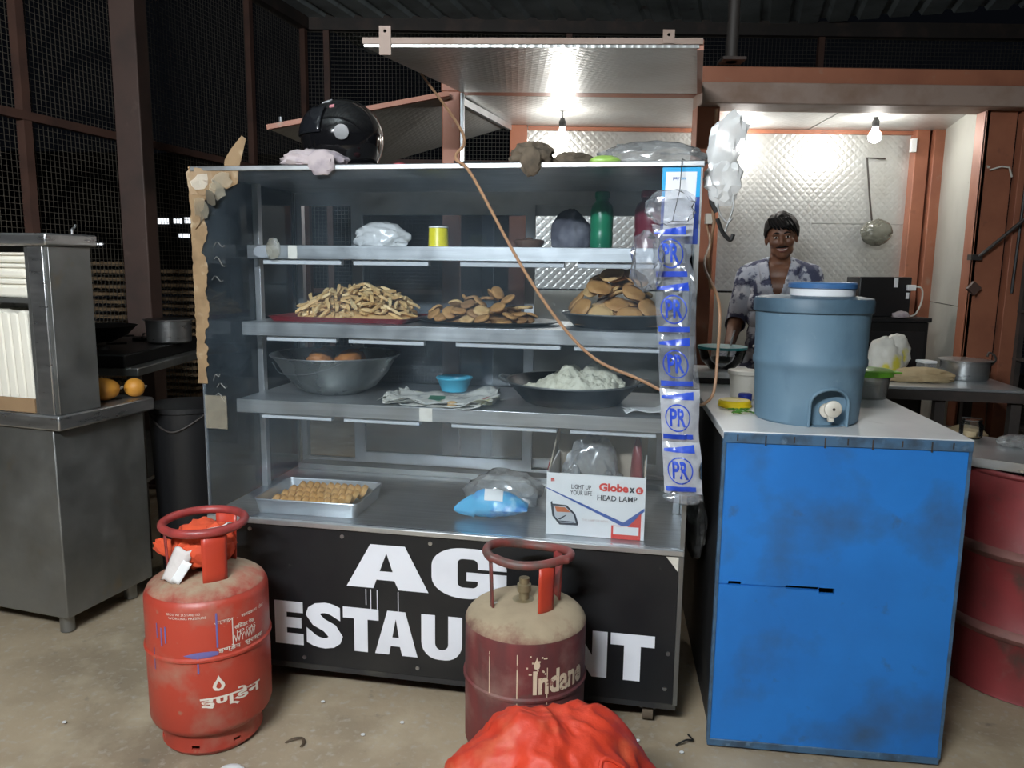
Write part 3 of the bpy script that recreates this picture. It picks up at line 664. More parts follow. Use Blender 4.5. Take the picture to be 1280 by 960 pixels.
# ------------------------------------------------------------------ cable crossing the glass
def spline(pts, n=6):
    P = [Vector(p) for p in pts]; P = [P[0]*2-P[1]]+P+[P[-1]*2-P[-2]]; out = []
    for i in range(1, len(P)-2):
        for k in range(n):
            t = k/n; a, b, c, d = P[i-1], P[i], P[i+1], P[i+2]
            out.append(.5*((2*b)+(c-a)*t+(2*a-5*b+4*c-d)*t*t+(3*b-a-3*c+d)*t**3))
    out.append(P[-2]); return out
pts = [(-.352, 3.0, 1.992), cw(.76, .12, 1.66), cw(.778, -.020, 1.572), cw(.822, -.016, 1.525), cw(.954, -.013, 1.296), cw(1.065, -.013, 1.14), cw(1.163, -.013, 1.047), cw(1.28, -.014, .998),
       cw(1.385, -.018, .949), cw(1.426, -.012, .938), cw(1.45, .025, .935), cw(1.475, .06, .96), cw(1.482, .08, 1.05), cw(1.480, .10, 1.2), (.60, 2.45, 1.30), (.80, 3.20, 1.40), (.862, 3.518, 1.49)]
MBc = MB().tube(spline(pts), .0042, 7)
tag(MBc.build('power_cable', 'cable_tan', smooth=True), 'thin tan cable slung across the front of the glass case', 'cable')
mb = MB().tube(spline([cw(.762, .02, 1.562+.004), cw(.80, .03, 1.566), cw(.84, .02, 1.565)]), .003, 6)
tag(mb.build('cable_tie', 'cable_black', smooth=True), 'short black wire knotted where the cable crosses the case top', 'wire')

# ================================================================== ON TOP OF THE CASE
TZ = FB+.0145
hl = thing('motorcycle_helmet', 'glossy black motorcycle helmet resting on the display case', 'helmet', cw(.375, .20, TZ), -CY+.25); hl.scale = (.88, .88, .90)
def shell(scale, zcut):
    bm = MB(); nu, nv = 28, 16; vs = []
    for j in range(nv+1):
        ph = (.78*PI)*j/nv
        for i in range(nu):
            th = 2*PI*i/nu
            x = math.sin(ph)*math.cos(th); y = math.sin(ph)*math.sin(th); z = math.cos(ph)
            x *= .135*(1+.06*(x < 0)); y *= .122; zz = .115+z*(.122 if z > 0 else .15)
            vs.append((x*scale, y*scale, max(zz*scale, .0)))
    fs = [(j*nu+i, j*nu+(i+1) % nu, (j+1)*nu+(i+1) % nu, (j+1)*nu+i) for j in range(nv) for i in range(nu)]
    return bm.add(vs, fs)
shell(1, 0).build('shell', 'helmet_black', hl, smooth=True, ang=80)
# visor on the face side (towards -x), chin rim, pivot plate and decals
vz = MB()
def vis(u, v):
    th = PI+(-1.15+2.3*u); ph = .26*PI+.24*PI*v
    x = math.sin(ph)*math.cos(th)*.148; y = math.sin(ph)*math.sin(th)*.127; z = .115+math.cos(ph)*.126
    return (x, y, z)
vz.sheet(vis, 18, 8); vz.build('visor', 'helmet_visor', hl, smooth=True, solid=.003)
MB().tube([(.137*math.cos(2*PI*i/32)*(1.05 if math.cos(2*PI*i/32) < 0 else 1), .119*math.sin(2*PI*i/32), .010+.012*math.cos(2*PI*i/32)**2) for i in range(32)], .008, 8, closed=True).build('edge_trim', 'helmet_lining', hl, smooth=True)
MB().cyl((.01, -.120, .115), (.01, -.127, .115), .024, n=20).build('pivot_plate', 'helmet_visor', hl, smooth=True)
def decal(th, z, wd, ht, m, tilt=0):
    k = math.sqrt(max(0, 1-((z-.115)/(.122 if z > .115 else .15))**2))
    c = Vector((.136*k*math.cos(th), .123*k*math.sin(th), z)); nrm = Vector((c.x, c.y, (z-.115)*1.1)).normalized()
    q = nrm.to_track_quat('Z', 'Y').to_matrix().to_4x4()
    MB().box((-wd/2, -ht/2, -.001), (wd/2, ht/2, .0016), Matrix.Translation(c) @ q @ Matrix.Rotation(tilt, 4, 'Z')).build('decal', m, hl)
decal(-PI*.58, .20, .016, .012, 'sticker_pink', .3); decal(-PI*.75, .222, .03, .02, 'sticker_silver', .4)
def loose(name, label, cat, m, loc, r, seed, amp=.4, sub=4, smooth=True, rz=0, group=None, freq=3.2):
    o = crumple(*r, seed, amp, freq, sub, flat=-r[2]*.55).build(name, m, None, smooth=smooth, ang=70)
    zmin = min(v.co.z for v in o.data.vertices)
    o.location = (loc[0], loc[1], loc[2]-zmin+.0005); o.rotation_euler = (0, 0, rz); return tag(o, label, cat, group)
loose('rag', 'greyish pink crumpled cloth beside the helmet on the case', 'cloth', 'cloth_pink', cw(.355, .035, TZ), (.075, .04, .026), 3)
d = crumple(.03, .008, .028, 6, .4, sub=3).build('rag_corner', 'cloth_pink', bpy.data.objects['rag'], smooth=True); d.location = (.035, -.063, -.012)
loose('rag', 'brown crumpled rag hanging over the case edge', 'cloth', 'rag_brown', cw(.975, .03, TZ), (.045, .038, .030), 8, .5)
d = crumple(.022, .010, .03, 16, .4, sub=3).build('rag_corner', 'rag_brown', bpy.data.objects['rag.001'], smooth=True); d.location = (-.005, -.054, -.018)
loose('rag', 'low brown rag lying flat beside the clear bag on the case top', 'cloth', 'rag_brown', cw(1.078, .07, TZ), (.05, .03, .018), 18, .4)
loose('clear_bag', 'large clear plastic bag lying on the case top', 'plastic bag', 'plastic_bag', cw(1.29, .12, TZ), (.125, .06, .038), 31, .3)
loose('green_pouch', 'small bright green pouch beside the clear bag on the case', 'pouch', 'tape_bag_green', cw(1.165, .045, TZ), (.035, .02, .012), 12, .3, 3)
loose('paper_scrap', 'small red and white paper scrap under the helmet', 'paper', 'paper_red', cw(.50, .10, TZ), (.02, .02, .006), 13, .3, 3)
loose('paper_scrap', 'small red paper scrap between the helmet and the brown rag', 'paper', 'paper_red', cw(.60, .05, TZ), (.018, .015, .005), 23, .3, 3)
# white carrier bag hanging at the corner of the case
wb = thing('carrier_bag', 'white plastic carrier bag hooked on the corner of the case', 'plastic bag', cw(1.476, .06, 1.44), -CY)
crumple(.036, .016, .06, 41, .5, 4, sub=3, M=TR((0, 0, .17), (0, .3, 0))).build('bag_body', 'plastic_white', wb, smooth=True, ang=22)
crumple(.036, .016, .05, 47, .55, 4, sub=3, M=TR((-.006, 0, .08))).build('bag_body', 'plastic_white', wb, smooth=True, ang=22)
for pts in ([(-.02, 0, .06), (-.012, 0, .0), (.01, 0, -.03), (.022, 0, -.02)], [(.02, 0, .06), (.024, 0, .01), (.012, 0, -.035), (.004, 0, -.06)]):
    MB().tube(spline([(x, y, z) for x, y, z in pts]), .007, 6, flat=.4).build('bag_handle', 'plastic_white', wb, smooth=True)
MB().tube(spline([(-.015, -.005, -.02), (0, -.005, -.055), (.02, -.005, -.075), (.028, -.005, -.06)]), .006, 6).build('hook_strap', 'cable_black', wb, smooth=True)

# ================================================================== INSIDE THE CASE
def at(x, y, z): return cw(x, y, z)
import numpy as np
class Field:
    """fine height field (case-local x, y) holding what already lies there; a new piece is let down on it until it touches"""
    def __init__(s, x0, x1, y0, y1, res=.0015):
        s.x0, s.y0, s.r = x0, y0, res; s.H = np.full((int((y1-y0)/res)+1, int((x1-x0)/res)+1), -9.0)
    def raster(s, P, F):
        ny, nx = s.H.shape; g = (P[:, :2]-np.array([s.x0, s.y0]))/s.r
        i0, j0 = np.maximum(np.floor(g.min(0)).astype(int), 0); i1, j1 = np.ceil(g.max(0)).astype(int)+1
        i1, j1 = min(i1, nx-1), min(j1, ny-1); top = np.full((j1-j0+1, i1-i0+1), -9.0); bot = np.full_like(top, 9.0)
        for f in F:
            for k in range(1, len(f)-1):
                q = [f[0], f[k], f[k+1]]; A, B, C = g[q]; z = P[q, 2]; d = (B[1]-C[1])*(A[0]-C[0])+(C[0]-B[0])*(A[1]-C[1])
                if abs(d) < 1e-9: continue
                a0, a1 = int(max(min(A[0], B[0], C[0]), i0)), int(min(max(A[0], B[0], C[0])+1, i1)); b0, b1 = int(max(min(A[1], B[1], C[1]), j0)), int(min(max(A[1], B[1], C[1])+1, j1))
                if a1 < a0 or b1 < b0: continue
                X, Y = np.meshgrid(np.arange(a0, a1+1), np.arange(b0, b1+1))
                l1 = ((B[1]-C[1])*(X-C[0])+(C[0]-B[0])*(Y-C[1]))/d; l2 = ((C[1]-A[1])*(X-C[0])+(A[0]-C[0])*(Y-C[1]))/d; l3 = 1-l1-l2
                ok = (l1 >= -.02) & (l2 >= -.02) & (l3 >= -.02); Z = l1*z[0]+l2*z[1]+l3*z[2]; sl = (slice(b0-j0, b1-j0+1), slice(a0-i0, a1-i0+1))
                top[sl] = np.where(ok, np.maximum(top[sl], Z), top[sl]); bot[sl] = np.where(ok, np.minimum(bot[sl], Z), bot[sl])
        return (slice(j0, j1+1), slice(i0, i1+1)), top, bot
    def add(s, V, F, M):
        P = np.array([tuple(M @ Vector(v)) for v in V]); sl, top, _ = s.raster(P, F); s.H[sl] = np.maximum(s.H[sl], top)
    def test(s, me, R, x, y):
        M = Matrix.Translation((x, y, 0)) @ R; P = np.array([tuple(M @ v.co) for v in me.vertices]); sl, top, bot = s.raster(P, [tuple(p.vertices) for p in me.polygons])
        return float((s.H[sl]-bot)[bot < 8].max())
    def drop(s, me, R, x, y, sink=.0007):
        M = Matrix.Translation((x, y, 0)) @ R; P = np.array([tuple(M @ v.co) for v in me.vertices]); sl, top, bot = s.raster(P, [tuple(p.vertices) for p in me.polygons])
        ok = bot < 8; z = float((s.H[sl]-bot)[ok].max())-sink; s.H[sl] = np.where(ok, np.maximum(s.H[sl], top+z), s.H[sl]); return z
    def at(s, x, y, r=2):
        i, j = int((x-s.x0)/s.r), int((y-s.y0)/s.r); return float(s.H[max(j-r, 0):j+r+1, max(i-r, 0):i+r+1].mean())
# --- tray of fried sticks
t = thing('serving_tray', 'shallow dark red tray under the heap of fried sticks', 'tray', at(.315, .395, S2), -CY)
def tray_mb(hx, hy, h, flare=.012, th=.004, rr=.02):
    mb = MB(); ring = []
    def loop(a, b, z): return [(sx*(a-rr)+rr*math.cos(q), sy*(b-rr)+rr*math.sin(q), z) for sx, sy, q0 in ((1, 1, 0), (-1, 1, 90), (-1, -1, 180), (1, -1, 270)) for q in [math.radians(q0+22.5*k) for k in range(5)]]
    L = [loop(hx-flare, hy-flare, 0), loop(hx, hy, h), loop(hx-th, hy-th, h), loop(hx-flare-th, hy-flare-th, th)]
    n = len(L[0]); vs = sum(L, []); fs = [tuple(range(n-1, -1, -1)), tuple(3*n+i for i in range(n))]
    for k in range(3): fs += [(k*n+i, k*n+(i+1) % n, (k+1)*n+(i+1) % n, (k+1)*n+i) for i in range(n)]
    return mb.add(vs, fs)
tm_ = tray_mb(.235, .155, .016); FD = Field(.05, .60, .21, .58); FD.add(tm_.v, tm_.f, TR((.315, .395, S2))); tm_.build('tray_body', 'tray_red', t, smooth=True)
rs = random.Random(5)
def mound(x, y):
    a = (x-.33)/.205; b = (y-.395)/.125
    r = a*a+b*b
    if r > 1: return S2+.006
    pk = .034*(1-.25*max(0, -a))*(1+.06*math.sin(x*40))
    return S2+.006+pk*(1-r)**.62
mb = MB(); mb.sheet(lambda u, v: (-.205+.41*u, -.125+.25*v, mound(.33-.205+.41*u, .395-.125+.25*v)-S2-.006), 30, 20)
FD.add(mb.v, mb.f, TR((.33, .395, S2+.005))); core = mb.build('stick_heap', 'fried_stick', None, smooth=True); core.location = at(.33, .395, S2+.005); core.rotation_euler = (0, 0, -CY)
tag(core, 'inner heap of golden fried sticks in the red tray', 'fried snack', kind='stuff')
def stick_mesh(i):
    r2 = random.Random(i); L = .045+.022*r2.random(); n = 4; vs = []; b = .006*(r2.random()-.5); b2 = .005*(r2.random()-.5)
    for k in range(n+1):
        t_ = k/n; wd = .0050*(1 if 0 < k < n else .6)+.0008*r2.random()
        cx = (t_-.5)*L; cy = b*math.sin(PI*t_)+b2*math.sin(2*PI*t_); cz = .003*math.sin(PI*t_)*r2.random()
        vs += [(cx, cy-wd, cz-wd*.8), (cx, cy+wd, cz-wd*.8), (cx, cy+wd, cz+wd*.8), (cx, cy-wd, cz+wd*.8)]
    fs = [(0, 1, 2, 3), (n*4+3, n*4+2, n*4+1, n*4)]
    for k in range(n): fs += [(k*4+j, k*4+(j+1) % 4, k*4+4+(j+1) % 4, k*4+4+j) for j in range(4)]
    me = MB().add(vs, fs).mesh('fried_stick', True, 60); me.materials.append(MATS['fried_stick' if i % 3 else 'fried_stick_pale']); return me, L
SM = [stick_mesh(i) for i in range(9)]
def want(x, y):      # outline the heap should have
    r = ((x-.33)/.205)**2+((y-.395)/.125)**2
    return S2+.006+.082*(1-.25*max(0, (.33-x)/.205))*max(0, 1-r)**.6
for k in range(250):
    me, L = SM[k % 9]; best = None
    for _ in range(5):      # of a few chances a stick settles where it lies deepest
        while True:
            a, b = rs.uniform(-1, 1), rs.uniform(-1, .6)
            if a*a+b*b < .95: break
        x = .33+.205*a; y = .395+.125*b; th = rs.uniform(0, PI); dx, dy = math.cos(th)*L/2, math.sin(th)*L/2
        ti = max(-.5, min(.5, math.atan2(FD.at(x+dx*.7, y+dy*.7)-FD.at(x-dx*.7, y-dy*.7), L*.7)))
        RR = Matrix.Rotation(th, 4, 'Z') @ Matrix.Rotation(-ti, 4, 'Y') @ Matrix.Rotation(rs.uniform(-.4, .4), 4, 'X')
        z = FD.test(me, RR, x, y)
        if best is None or z-want(x, y) < best[0]: best = (z-want(x, y), x, y, RR)
    _, x, y, RR = best
    o = link('fried_stick', me, None); o.matrix_world = CM @ Matrix.Translation((x, y, FD.drop(me, RR, x, y, .0016))) @ RR
    tag(o, 'golden fried stick piled on the dark red tray', 'fried stick', 'fried sticks heaped in the red tray')
# --- discs
def disc_mesh(name, r, th, m, seed):
    r2 = random.Random(seed); n = 18; vs = []; prof = [(.55, -th*.30), (.93, -th*.32), (1, 0), (.90, th*.42), (.5, th*.5)]
    wob = [1+.05*math.sin(2*j*2*PI/n+seed)+.03*r2.uniform(-1, 1) for j in range(n)]
    mb = MB()
    for rr, z in prof: vs += [(r*rr*wob[j]*math.cos(2*PI*j/n), r*rr*wob[j]*math.sin(2*PI*j/n), z+r*.05*math.sin(3*2*PI*j/n+seed)*rr) for j in range(n)]
    fs = [tuple(range(n-1, -1, -1)), tuple(4*n+j for j in range(n))]
    for k in range(4): fs += [(k*n+j, k*n+(j+1) % n, (k+1)*n+(j+1) % n, (k+1)*n+j) for j in range(n)]
    me = mb.add(vs, fs).mesh(name, True, 60); me.materials.append(MATS[m]); return me
def put_disc(name, me, x, y, nx, ny, label, cat, group):
    """disc with its normal leaning by (nx, ny) (case-local), let down on what lies below"""
    q = Vector((nx, ny, 1)).normalized().to_track_quat('Z', 'Y').to_matrix().to_4x4()
    o = link(name, me, None); o.matrix_world = CM @ Matrix.Translation((x, y, FD.drop(me, q, x, y))) @ q; return tag(o, label, cat, group)
def drop_discs(me_list, r, spots, name, label, cat, group, seed, tilt=.5):
    rr = random.Random(seed)
    for k, (x, y) in enumerate(spots):
        d = r*.8; gx = (FD.at(x+d, y)-FD.at(x-d, y))/(2*d); gy = (FD.at(x, y+d)-FD.at(x, y-d))/(2*d)
        gx = max(-.9, min(.9, gx+rr.uniform(-tilt, tilt)*.3)); gy = max(-.6, min(1.0, gy+rr.uniform(-.1, tilt)*.4))
        put_disc(name, me_list[k % len(me_list)], x, y, -gx, -gy, label, cat, group)
# shallow black tray of small biscuits
t = thing('serving_tray', 'shallow oval black tray of small round biscuits', 'tray', at(.785, .385, S2), -CY)
tm_ = MB().lathe([(.80, 0), (.97, .009), (1, .012), (.985, .0125), (.80, .004)], 36, TR((0, 0, 0), (0, 0, 0), (.235, .16, 1))); FD = Field(.52, 1.05, .20, .58); FD.add(tm_.v, tm_.f, TR((.785, .385, S2))); tm_.build('tray_body', 'tray_black', t, smooth=True)
BS = [disc_mesh('round_biscuit', .0255, .011, ('biscuit', 'biscuit', 'biscuit_pale', 'biscuit_dark')[i % 4], i) for i in range(6)]
rb = random.Random(12); spots = []
while len(spots) < 46:
    a, b = rb.uniform(-1, 1), rb.uniform(-1, .8)
    if a*a+b*b < .92 and all((x-(.785+.20*a))**2+(y-(.385+.125*b))**2 > .00045 for x, y in spots[-14:]): spots.append((.785+.20*a, .385+.125*b))
mb = MB(); mb.sheet(lambda u, v: (-.15+.3*u, -.10+.2*v, .026*max(0, 1-((u-.5)*2)**2-((v-.5)*2)**2)**.8), 14, 12)
FD.add(mb.v, mb.f, TR((.775, .40, S2+.005))); o = mb.build('biscuit_heap', 'biscuit_dark', None, smooth=True); o.location = at(.775, .40, S2+.005); o.rotation_euler = (0, 0, -CY); tag(o, 'brown inner heap under the small biscuits on the black tray', 'biscuits', kind='stuff')
BL = ('small round brown biscuit on the shallow black oval tray', 'biscuit', 'small biscuits on the black tray')
drop_discs(BS, .0255, spots, 'round_biscuit', *BL, 3)
for x, y, nx, ny in ((.775, .315, .2, -.7), (.825, .325, -.3, -.6), (.85, .36, -.5, -.4)):
    put_disc('round_biscuit', BS[2 if nx > 0 else 0], x, y, nx, ny, *BL)
# black pan heaped with large discs
t = thing('frying_pan', 'black flat pan heaped with large fried discs', 'pan', at(1.195, .405, S2), -CY)
tm_ = MB().lathe([(.135, 0), (.172, .038), (.176, .040), (.174, .042), (.168, .040), (.130, .005), (.001, .005)], 40); FD = Field(.98, 1.41, .20, .61); FD.add(tm_.v, tm_.f, TR((1.195, .405, S2))); tm_.build('pan_body', 'kadai_black', t, smooth=True)
MB().tube([(.173*math.cos(2*PI*i/40), .173*math.sin(2*PI*i/40), .042) for i in range(40)], .003, 6, closed=True).build('pan_rim', 'kadai_rim', t, smooth=True)
BG = [disc_mesh('fried_disc', .039, .013, ('biscuit', 'biscuit_pale', 'biscuit', 'biscuit_pale', 'biscuit_dark')[i % 5], 20+i) for i in range(5)]
GL = ('large round fried disc heaped in the black pan', 'fried disc', 'large fried discs in the black pan')
mb = MB(); mb.sheet(lambda u, v: (-.13+.26*u, -.12+.24*v, .062*max(0, 1-((u-.5)*2)**2-((v-.5)*2)**2)**.75), 14, 14)
FD.add(mb.v, mb.f, TR((1.20, .41, S2+.010))); o = mb.build('disc_heap', 'biscuit_dark', None, smooth=True); o.location = at(1.20, .41, S2+.010); o.rotation_euler = (0, 0, -CY); tag(o, 'brown inner heap under the large fried discs in the pan', 'fried discs', kind='stuff')
for x, y, nx, ny, k in ((1.150, .300, .15, -1.25, 1), (1.085, .33, -1.0, -1.0, 0), (1.235, .302, .2, -1.2, 0), (1.295, .34, .9, -.9, 2), (1.065, .40, -1.2, -.3, 2)):
    put_disc('fried_disc', BG[k], x, y, nx, ny, *GL)
rp = random.Random(8); PW = lambda x, y: S2+.020+.125*max(0, 1-((x-1.205)/.15)**2-((y-.41)/.14)**2)**.7
for k in range(24):
    best = None
    for _ in range(9):
        while True:
            a, b = rp.uniform(-1, 1), rp.uniform(-.9, 1)
            if a*a+b*b < .9: break
        x = 1.20+.112*a; y = .412+.098*b; d = .030; gx = (FD.at(x+d, y)-FD.at(x-d, y))/(2*d); gy = (FD.at(x, y+d)-FD.at(x, y-d))/(2*d)
        nx, ny = -max(-.5, min(.5, gx+rp.uniform(-.12, .12))), -max(-.3, min(.6, gy+rp.uniform(-.05, .2)))
        q = Vector((nx, ny, 1)).normalized().to_track_quat('Z', 'Y').to_matrix().to_4x4(); z = FD.test(BG[k % 5], q, x, y)
        if best is None or z-PW(x, y) < best[0]: best = (z-PW(x, y), x, y, nx, ny)
    put_disc('fried_disc', BG[k % 5], *best[1:], *GL)
# --- steel bowl with fritters
t = thing('steel_bowl', 'wide deep steel bowl holding brown fritters', 'bowl', at(.262, .368, S3), -CY)
pr = [(.001, .0), (.095, .0), (.135, .022), (.172, .065), (.196, .108), (.210, .122), (.213, .126), (.208, .127), (.193, .112), (.168, .068), (.130, .026), (.092, .005), (.001, .005)]
tm_ = MB().lathe(pr, 44); FD = Field(.03, .50, .13, .60); FD.add(tm_.v, tm_.f, TR((.262, .368, S3))); tm_.build('bowl_body', 'tin_bowl', t, smooth=True)
MB().tube([(.212*math.cos(2*PI*i/44), .212*math.sin(2*PI*i/44), .126) for i in range(44)], .003, 6, closed=True).build('bowl_rim', 'steel', t, smooth=True)
MB().tube(spline([(-.19, -.08, .10), (-.12, -.155, .075), (-.02, -.187, .08), (.06, -.190, .10), (.10, -.188, .118)]), .0016, 5).build('bail_handle', 'steel', t, smooth=True)
FR = []
for i in range(3):
    me = crumple(.040, .036, .027, 60+i, .35, 4.5, 3).mesh('fritter', True, 70); me.materials.append(MATS['fritter']); FR.append(me)
for k in range(17):
    me = FR[k % 3]; best = None
    for _ in range(9):
        while True:
            a, b = rs.uniform(-1, 1), rs.uniform(-1, 1)
            if a*a+b*b < 1: break
        x, y = .262+.115*a, .368+.115*b; RR = Euler((rs.uniform(-.25, .25), rs.uniform(-.25, .25), rs.uniform(0, 6))).to_matrix().to_4x4(); z = FD.test(me, RR, x, y)
        if best is None or z < best[0]: best = (z, x, y, RR)
    z, x, y, RR = best
    if z > S3+.112: continue      # the bowl is full to the rim
    o = link('fritter', me, None); o.matrix_world = CM @ Matrix.Translation((x, y, FD.drop(me, RR, x, y, .001))) @ RR
    tag(o, 'rough dark orange fritter lying in the deep steel bowl', 'fritter', 'fritters in the steel bowl')
# --- black pan of white rice
t = thing('rice_pan', 'wide flat bottomed black pan filled with white rice', 'pan', at(1.062, .375, S3), -CY)
MB().lathe([(.001, 0), (.150, 0), (.158, .006), (.208, .062), (.213, .066), (.209, .068), (.200, .062), (.150, .007), (.001, .006)], 44).build('pan_body', 'kadai_black', t, smooth=True)
MB().tube([(.211*math.cos(2*PI*i/44), .211*math.sin(2*PI*i/44), .067) for i in range(44)], .0032, 6, closed=True).build('pan_rim', 'kadai_rim', t, smooth=True)
for s in (-1, 1):
    MB().tube(spline([(s*.205, -.05, .062), (s*.232, -.03, .070), (s*.236, 0, .072), (s*.232, .03, .070), (s*.205, .05, .062)]), .005, 7).build('handle', 'kadai_rim', t, smooth=True)
mb = MB()
def rice(u, v):
    x = -.165+.33*u; y = -.165+.33*v; r = min(1, math.hypot((x-.03)/.155, y/.16)); r0_ = math.hypot(x, y)
    h = .036+(.085*(1-r*r)**.8 if r < 1 else 0)*(.75+.5*noise.noise(Vector((x*18, y*18, 2))))+.010*noise.noise(Vector((x*70, y*70, 5)))+.005*noise.noise(Vector((x*160, y*160, 5)))
    if r0_ > .178: x, y = x*.178/r0_, y*.178/r0_; h = .030
    return (x, y, h)
mb.sheet(rice, 60, 60); o = mb.build('cooked_rice', 'rice', None, smooth=True); o.location = at(1.062, .375, S3+.002); o.rotation_euler = (0, 0, -CY)
tag(o, 'mound of loose white cooked rice in the black pan', 'rice', kind='stuff')
# --- newspaper, small bowl, paper under the pan
def paper(name, label, x, y, z, wd, dp, rz, m, seed, amp=.012, layers=2, cat='newspaper'):
    root = thing(name, label, cat, at(x, y, z), rz-CY)
    for k in range(layers):
        mb = MB(); a = .12*k
        def fn(u, v):
            px, py = (u-.5)*wd, (v-.5)*dp; q = Vector((px*14+seed, py*14, k*5))
            h = .0015+.004*k+amp*max(0, noise.noise(q)+.15)*(.4+abs(u-.5)*1.6)
            return (px*math.cos(a)-py*math.sin(a)+.02*noise.noise(q*1.3)*(abs(u-.5)*2), px*math.sin(a)+py*math.cos(a), h)
        mb.sheet(fn, 22, 16); mb.build('paper_sheet', m, root, smooth=True, ang=30, solid=.0008)
    return root
pp = paper('newspaper', 'crumpled sheets of printed newspaper lying on the steel shelf', .668, .255, S3, .34, .22, -.15, 'newsprint', 3, .035, 3)
MB().box((-.045, -.05, .0125), (.02, .02, .0135), TR((0, 0, 0), (.05, .04, .3))).build('printed_picture', 'bottle_green', pp)
paper('paper_bag', 'crumpled white paper with green print beside the rice pan', 1.30, .235, S3, .13, .10, .1, 'carton_white', 9, .02, 2, 'paper')
t = thing('plastic_bowl', 'small bright cyan plastic bowl behind the newspaper', 'bowl', at(.645, .475, S3), -CY)
MB().lathe([(.001, 0), (.043, 0), (.058, .040), (.0615, .042), (.0615, .047), (.056, .046), (.042, .006), (.001, .006)], 28).build('bowl_body', 'bowl_cyan', t, smooth=True)
MB().tube([(.0605*math.cos(2*PI*i/28), .0605*math.sin(2*PI*i/28), .0455) for i in range(28)], .003, 6, closed=True).build('bowl_rim', 'bowl_cyan', t, smooth=True)
loose('biscuit_crumb', 'small pale broken biscuit piece on the newspaper edge', 'crumb', 'biscuit_pale', at(.72, .165, S3+.004), (.014, .01, .009), 71, .3, 2)
# --- top shelf
loose('crumpled_bag', 'crumpled pale plastic bag on the top shelf', 'plastic bag', 'plastic_white', at(.435, .36, S1), (.07, .04, .042), 51, .45)
t = thing('paper_cup', 'yellow cup standing upside down on the top shelf', 'cup', at(.628, .34, S1), -CY)
MB().lathe([(.033, 0), (.032, .004), (.030, .058), (.0285, .062), (.001, .062)], 24).build('cup_body', 'cup_yellow', t, smooth=True)
MB().lathe([(.0295, .0585), (.0315, .060), (.0310, .064), (.0285, .0645)], 24).build('cup_rim', 'plastic_white2', t, smooth=True)
t = thing('brown_dish', 'low brown dish on the top shelf', 'dish', at(.918, .35, S1), -CY)
MB().lathe([(.035, 0), (.046, .014), (.048, .022), (.040, .026), (.001, .027)], 24).build('dish_body', 'dish_brown', t, smooth=True)
MB().sphere((0, 0, .027), (.012, .012, .006), 10, 6).build('dish_knob', 'dish_brown', t, smooth=True)
loose('cloth_pouch', 'dark grey bundled pouch beside the green bottle', 'pouch', 'bag_grey', at(1.045, .38, S1), (.056, .04, .07), 57, .22)
def bottle(name, label, x, y, r, h, m, capm):
    t = thing(name, label, 'bottle', at(x, y, S1), -CY)
    MB().lathe([(.001, 0), (r*.94, 0), (r, .006), (r, h*.30), (r*.95, h*.36), (r, h*.42), (r, h*.74), (r*.86, h*.86), (r*.58, h*.93), (r*.58, h)], 28).build('bottle_body', m, t, smooth=True)
    MB().lathe([(r*.64, h*.985), (r*.66, h), (r*.66, h*1.10), (r*.6, h*1.12), (.001, h*1.12)], 20).build('bottle_cap', capm, t, smooth=True)
bottle('water_bottle', 'green plastic bottle on the top shelf', 1.142, .33, .0345, .150, 'bottle_green', 'bottle_green')
bottle('water_bottle', 'dark maroon plastic bottle behind the payment sticker', 1.288, .33, .048, .152, 'bottle_maroon', 'bottle_maroon')
# --- bottom shelf: tray of cookies
t = thing('baking_tray', 'rectangular aluminium tray of small stuffed cookies', 'tray', at(.288, .165, S0), -CY+.03)
tm_ = tray_mb(.165, .122, .044, .008, .003, .018); FD = Field(.10, .48, .02, .31); FD.add(tm_.v, tm_.f, TR((.288, .165, S0), (0, 0, .03))); tm_.build('tray_body', 'tray_steel', t, smooth=True)
MB().tube([(x, y, .0445) for x, y in [(sx*(.165-.018)+.018*math.cos(q), sy*(.122-.018)+.018*math.sin(q)) for sx, sy, q0 in ((1, 1, 0), (-1, 1, 90), (-1, -1, 180), (1, -1, 270)) for q in [math.radians(q0+22.5*k) for k in range(5)]]], .003, 6, closed=True).build('tray_rim', 'tray_steel', t, smooth=True)
CK = [disc_mesh('cookie', .0245, .021, 'cookie', 40+i) for i in range(4)]
kk = 0; FLOOR = FD.H.copy()
for yy, n, x0 in ((.242, 10, .185), (.191, 10, .175), (.140, 10, .172), (.089, 10, .170)):     # four rows of parallel cookies standing aslant on the tray floor
    for i in range(n):
        kk += 1; FD.H = FLOOR.copy()
        put_disc('cookie', CK[kk % 4], x0+.0238*i+rs.uniform(-.0008, .0008), yy+rs.uniform(-.001, .001), -1.30+rs.uniform(-.03, .03), -.55+rs.uniform(-.05, .05),
                 'small golden cookie leaning in rows in the aluminium tray', 'cookie', 'cookies in the aluminium tray')
# --- carton with plastic bags
CX0, CX1, CYF, CYB, CZT = 1.028, 1.306, .052, .33, .713
bx = thing('head_lamp_carton', 'open white printed carton filled with plastic bags', 'carton', at((CX0+CX1)/2, CYF, S0), -CY)
hw = (CX1-CX0)/2; hz = CZT-S0; dp = CYB-CYF; th = .004
front = MB().box((-hw, 0, 0), (hw, th, hz)).build('front_wall', 'carton_white', bx)
MB().box((-hw, dp-th, 0), (hw, dp, hz+.055)).build('back_wall', 'carton_inside', bx)
MB().box((-hw, th, 0), (-hw+th, dp-th, hz)).build('side_wall', 'carton_white', bx); MB().box((hw-th, th, 0), (hw, dp-th, hz)).build('side_wall', 'carton_white', bx)
MB().box((-hw+th, th, 0), (hw-th, dp-th, th)).build('bottom_wall', 'carton_inside', bx)
MB().prism([(0, 0), (.05, .0), (.05, .02), (.015, .045)], -.002, .002, TR((hw-.004, .02, hz), (0, .25, PI/2))).build('flap', 'carton_inside', bx)
